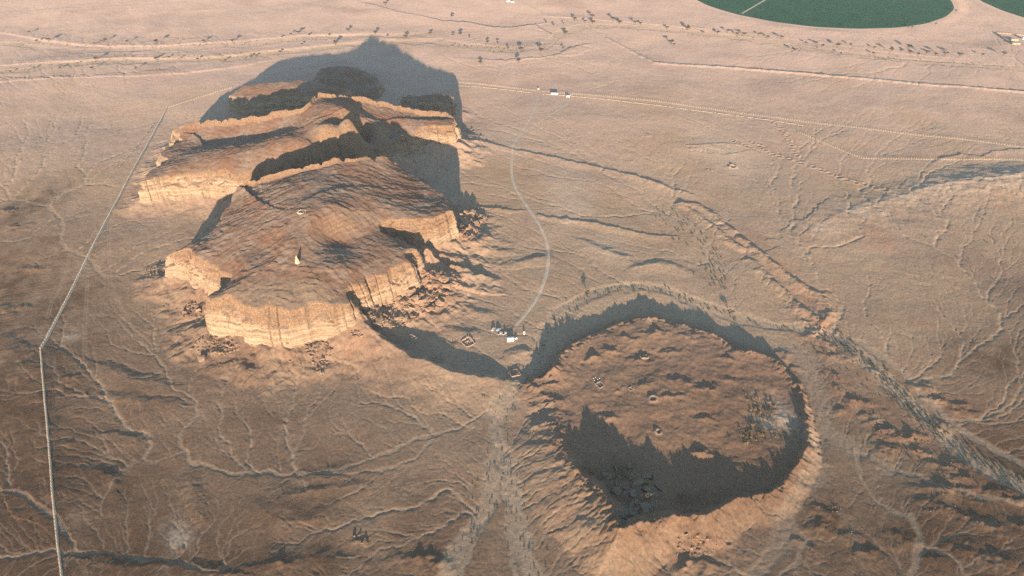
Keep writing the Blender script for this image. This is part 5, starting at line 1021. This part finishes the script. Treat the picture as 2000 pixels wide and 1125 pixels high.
for px, py, h in ((1057.5, 177.5, 4.5), (1050, 171.5, 5.0), (1108, 180, 5.0)):
    k_ = MB(); k_.tube([(0, 0, -.4), (0, 0, h)], [.13, .08], 6); k_.box((0, 0, h), (.5, .3, .2)); o = k_.build('lamp_post', MAT_METAL); o.location = hit(px, py)
    tag(o, {1057.5: 'thin post just right of the fence gate', 1050: 'thin post behind the tiny guard hut', 1108: 'thin post behind the small white hut'}[px], 'post')
k_ = MB(); k_.box((0, 0, 0), (1.8, 1.4, 1.1)); k_.box((0, 0, 1.1), (1.2, 1.0, .5)); o = k_.build('water_tank', MAT_ORANGE, None, .15); o.location = hit(1019, 177.5); tag(o, 'small faded orange tank by the fence left of the gate', 'tank')
# walled farm at the upper right, far roofs at the top
MAT_CLAY = simple('clay_plaster', (.50, .34, .25), 1.0, noise=.1, scale=.3)
hut(1980, 79, 16, 7, 3.8, -.05, 'rear clay farm building inside the walled yard', MAT_CLAY, MAT_CLAY, 2, 'farm_building'); hut(1983.5, 86.5, 18, 6, 3.4, -.05, 'front clay farm building with a low flat roof', MAT_CLAY, MAT_CLAY, 4, 'farm_building'); hut(1999, 76, 8, 7, 5.0, -.05, 'pale farm building at the right edge beside the clay ones', simple('pale_roof', (.5, .45, .42), .9), MAT_PLASTER, 2, 'farm_building')
def yard_wall(pts, label, hgt=2.2, w=.6, material=None, name='yard_wall'):
    P = np.array([hit(a, b) for a, b in pts]); m = MB(); o0 = Vector(P[0])
    for i in range(len(P) - 1):
        n_ = max(1, int(np.linalg.norm(P[i + 1] - P[i]) / 6))
        for k in range(n_):
            a = P[i] + (P[i + 1] - P[i]) * k / n_; b = P[i] + (P[i + 1] - P[i]) * (k + 1) / n_; c = (a + b) / 2; d = b - a; m.box(Vector((c[0], c[1], float(samp(c[:2])[0]))) - o0 + Vector((0, 0, -.5)), (float(np.hypot(d[0], d[1])), w, hgt + .5 + .15 * random.random()), math.atan2(d[1], d[0]), .85)
    o = m.build(name, material or MAT_MUD); o.location = o0; return tag(o, label, 'wall')
yard_wall([(2012, 71), (1982, 68), (1945, 65), (1954, 71), (1960, 76), (1968, 81)], 'mud wall round the yard of the far right farm')
hut(993, 3, 9, 7, 3.6, .1, 'pale roofed house at the very top left of the far track', simple('white_roof', (.72, .68, .64), .9), MAT_PLASTER, 2, 'house'); hut(1001, 4.5, 7, 6, 3.2, .3, 'small pale house at the very top where the far track starts', simple('white_roof', (.72, .68, .64), .9), MAT_PLASTER, 1, 'house')
# excavated walls
def ruin(px, py, W_, D_, rz, label, inner, hgt=1.0, name='excavated_ruin'):
    root = empty(name, hit(px, py), rz, label, 'ruin'); r = random.Random(px); segs = [(-W_ / 2, -D_ / 2, W_ / 2, -D_ / 2), (W_ / 2, -D_ / 2, W_ / 2, D_ / 2), (W_ / 2, D_ / 2, -W_ / 2, D_ / 2), (-W_ / 2, D_ / 2, -W_ / 2, -D_ / 2)]
    cr, sr = math.cos(rz), math.sin(rz)
    for nm, ss in (('outer_wall', segs), ('inner_wall', inner)):
        k_ = MB()
        for x0, y0, x1, y1 in ss:
            n_ = max(1, int(math.hypot(x1 - x0, y1 - y0) / 1.1)); a = math.atan2(y1 - y0, x1 - x0)
            for i in range(n_):
                if r.random() < .07: continue
                t = (i + .5) / n_; x, y = x0 + (x1 - x0) * t, y0 + (y1 - y0) * t; gz = float(samp((root.location.x + x * cr - y * sr, root.location.y + x * sr + y * cr))[0]) - root.location.z
                k_.box((x, y, gz - .5), (1.15, .85, hgt + .5 + r.uniform(-.25, .35)), a, .88)
        if k_.v: k_.build(nm, MAT_STONE, root, .06)
    return root
ruin(914, 669.5, 11, 12, .62, 'square excavated stone ruin left of the camp', [(-1.5, -5.5, -1.5, 2), (-5, 1.5, 2, 1.5), (1.5, -2, 1.5, 1.5)], 1.3); ruin(800, 667, 9, 16, -.5, 'excavated stone ruin in the shadow beside the front mesa', [(-4, 0, 4, 0), (0, 0, 0, 7)]); ruin(852, 703, 14, 9, .5, 'excavated stone ruin in the shadow of the spur', [(-2, -4, -2, 4), (-6, 0, 6, 0), (3, 0, 3, 4)])
ruin(1005, 730, 10, 9, .5, 'stepped excavated walls at the gap where the spur meets the wadi', [(-4, -2, 4, -2), (-4, 1, 4, 1), (-4, 3, 2, 3)], 1.4); ruin(1172, 752, 7, 7, .6, 'square excavation with stone edges on the left of the low plateau', [], .7, 'excavation_pit'); ruin(1232, 760, 4, 4, .4, 'small square excavation right of the larger one on the plateau', [], .5, 'excavation_pit'); ruin(1258, 699, 8, 5, .2, 'long excavation with pale edges below the back rim of the plateau', [(0, -2, 0, 2)], .8, 'excavation_pit')
for px, py, ln, rz, lab in ((884.5, 673, 10, 1.57, 'narrow dark excavation trench left of the square ruin'), (891, 669, 7, 1.57, 'shorter dark trench between the long trench and the square ruin')):
    k_ = MB()
    for sx in (-.9, .9): k_.box((0, sx, -.4), (ln, .5, .95))
    o = k_.build('trench_wall', MAT_DARKWOOD, None, .05); o.location = hit(px, py); o.rotation_euler = (0, 0, rz); tag(o, lab, 'trench')
for px, py, h, lab in ((861, 692, 6, 'tall thin pole standing by the ruin in the spur shadow'), (985.5, 669, 5, 'thin pole standing left of the large white tent')):
    k_ = MB(); k_.tube([(0, 0, -.4), (0, 0, h)], [.16, .10], 6); k_.tube([(-.5, 0, h * .92), (.5, 0, h * .92)], [.06, .06], 4); o = k_.build('pole', MAT_DARKWOOD); o.location = hit(px, py); tag(o, lab, 'pole')
for i, (px, py) in enumerate([(1159, 739), (1163, 737), (1167, 741), (1171, 739), (1161, 743), (1168, 745), (1174, 743)]):
    k_ = MB(); k_.box((0, 0, -.05), (1.1, .7, .5), random.uniform(0, 3), .7); o = k_.build('sandbag', MAT_CANVAS, None, .12); o.location = hit(px, py); tag(o, 'white sandbag in the loose group above the square excavation', 'sandbag', 'white sandbags above the square excavation')

# ------------------------------------------------------------------ the air
def build_haze():
    me = bpy.data.meshes.new('haze'); bm = bmesh.new(); bmesh.ops.create_cube(bm, size=1); bm.to_mesh(me); bm.free()
    o = bpy.data.objects.new('haze', me); col.objects.link(o)
    zlo, zhi = float(H.min()) - 1.5, CAM_H + 12
    o.scale = (22000, 20000, zhi - zlo); o.location = (0, 2000, (zlo + zhi) / 2)
    m = bpy.data.materials.new('haze_air'); m.use_nodes = True; n = m.node_tree.nodes; n.remove(n['Principled BSDF'])
    v = n.new('ShaderNodeVolumePrincipled'); v.inputs['Color'].default_value = (.74, .82, .96, 1); v.inputs['Density'].default_value = HAZE; v.inputs['Anisotropy'].default_value = 0.0
    m.node_tree.links.new(v.outputs[0], n['Material Output'].inputs['Volume']); me.materials.append(m)
    tag(o, 'thin pale desert haze lying over the whole plain', 'haze', kind='stuff')
HAZE = 0.000042
build_haze()
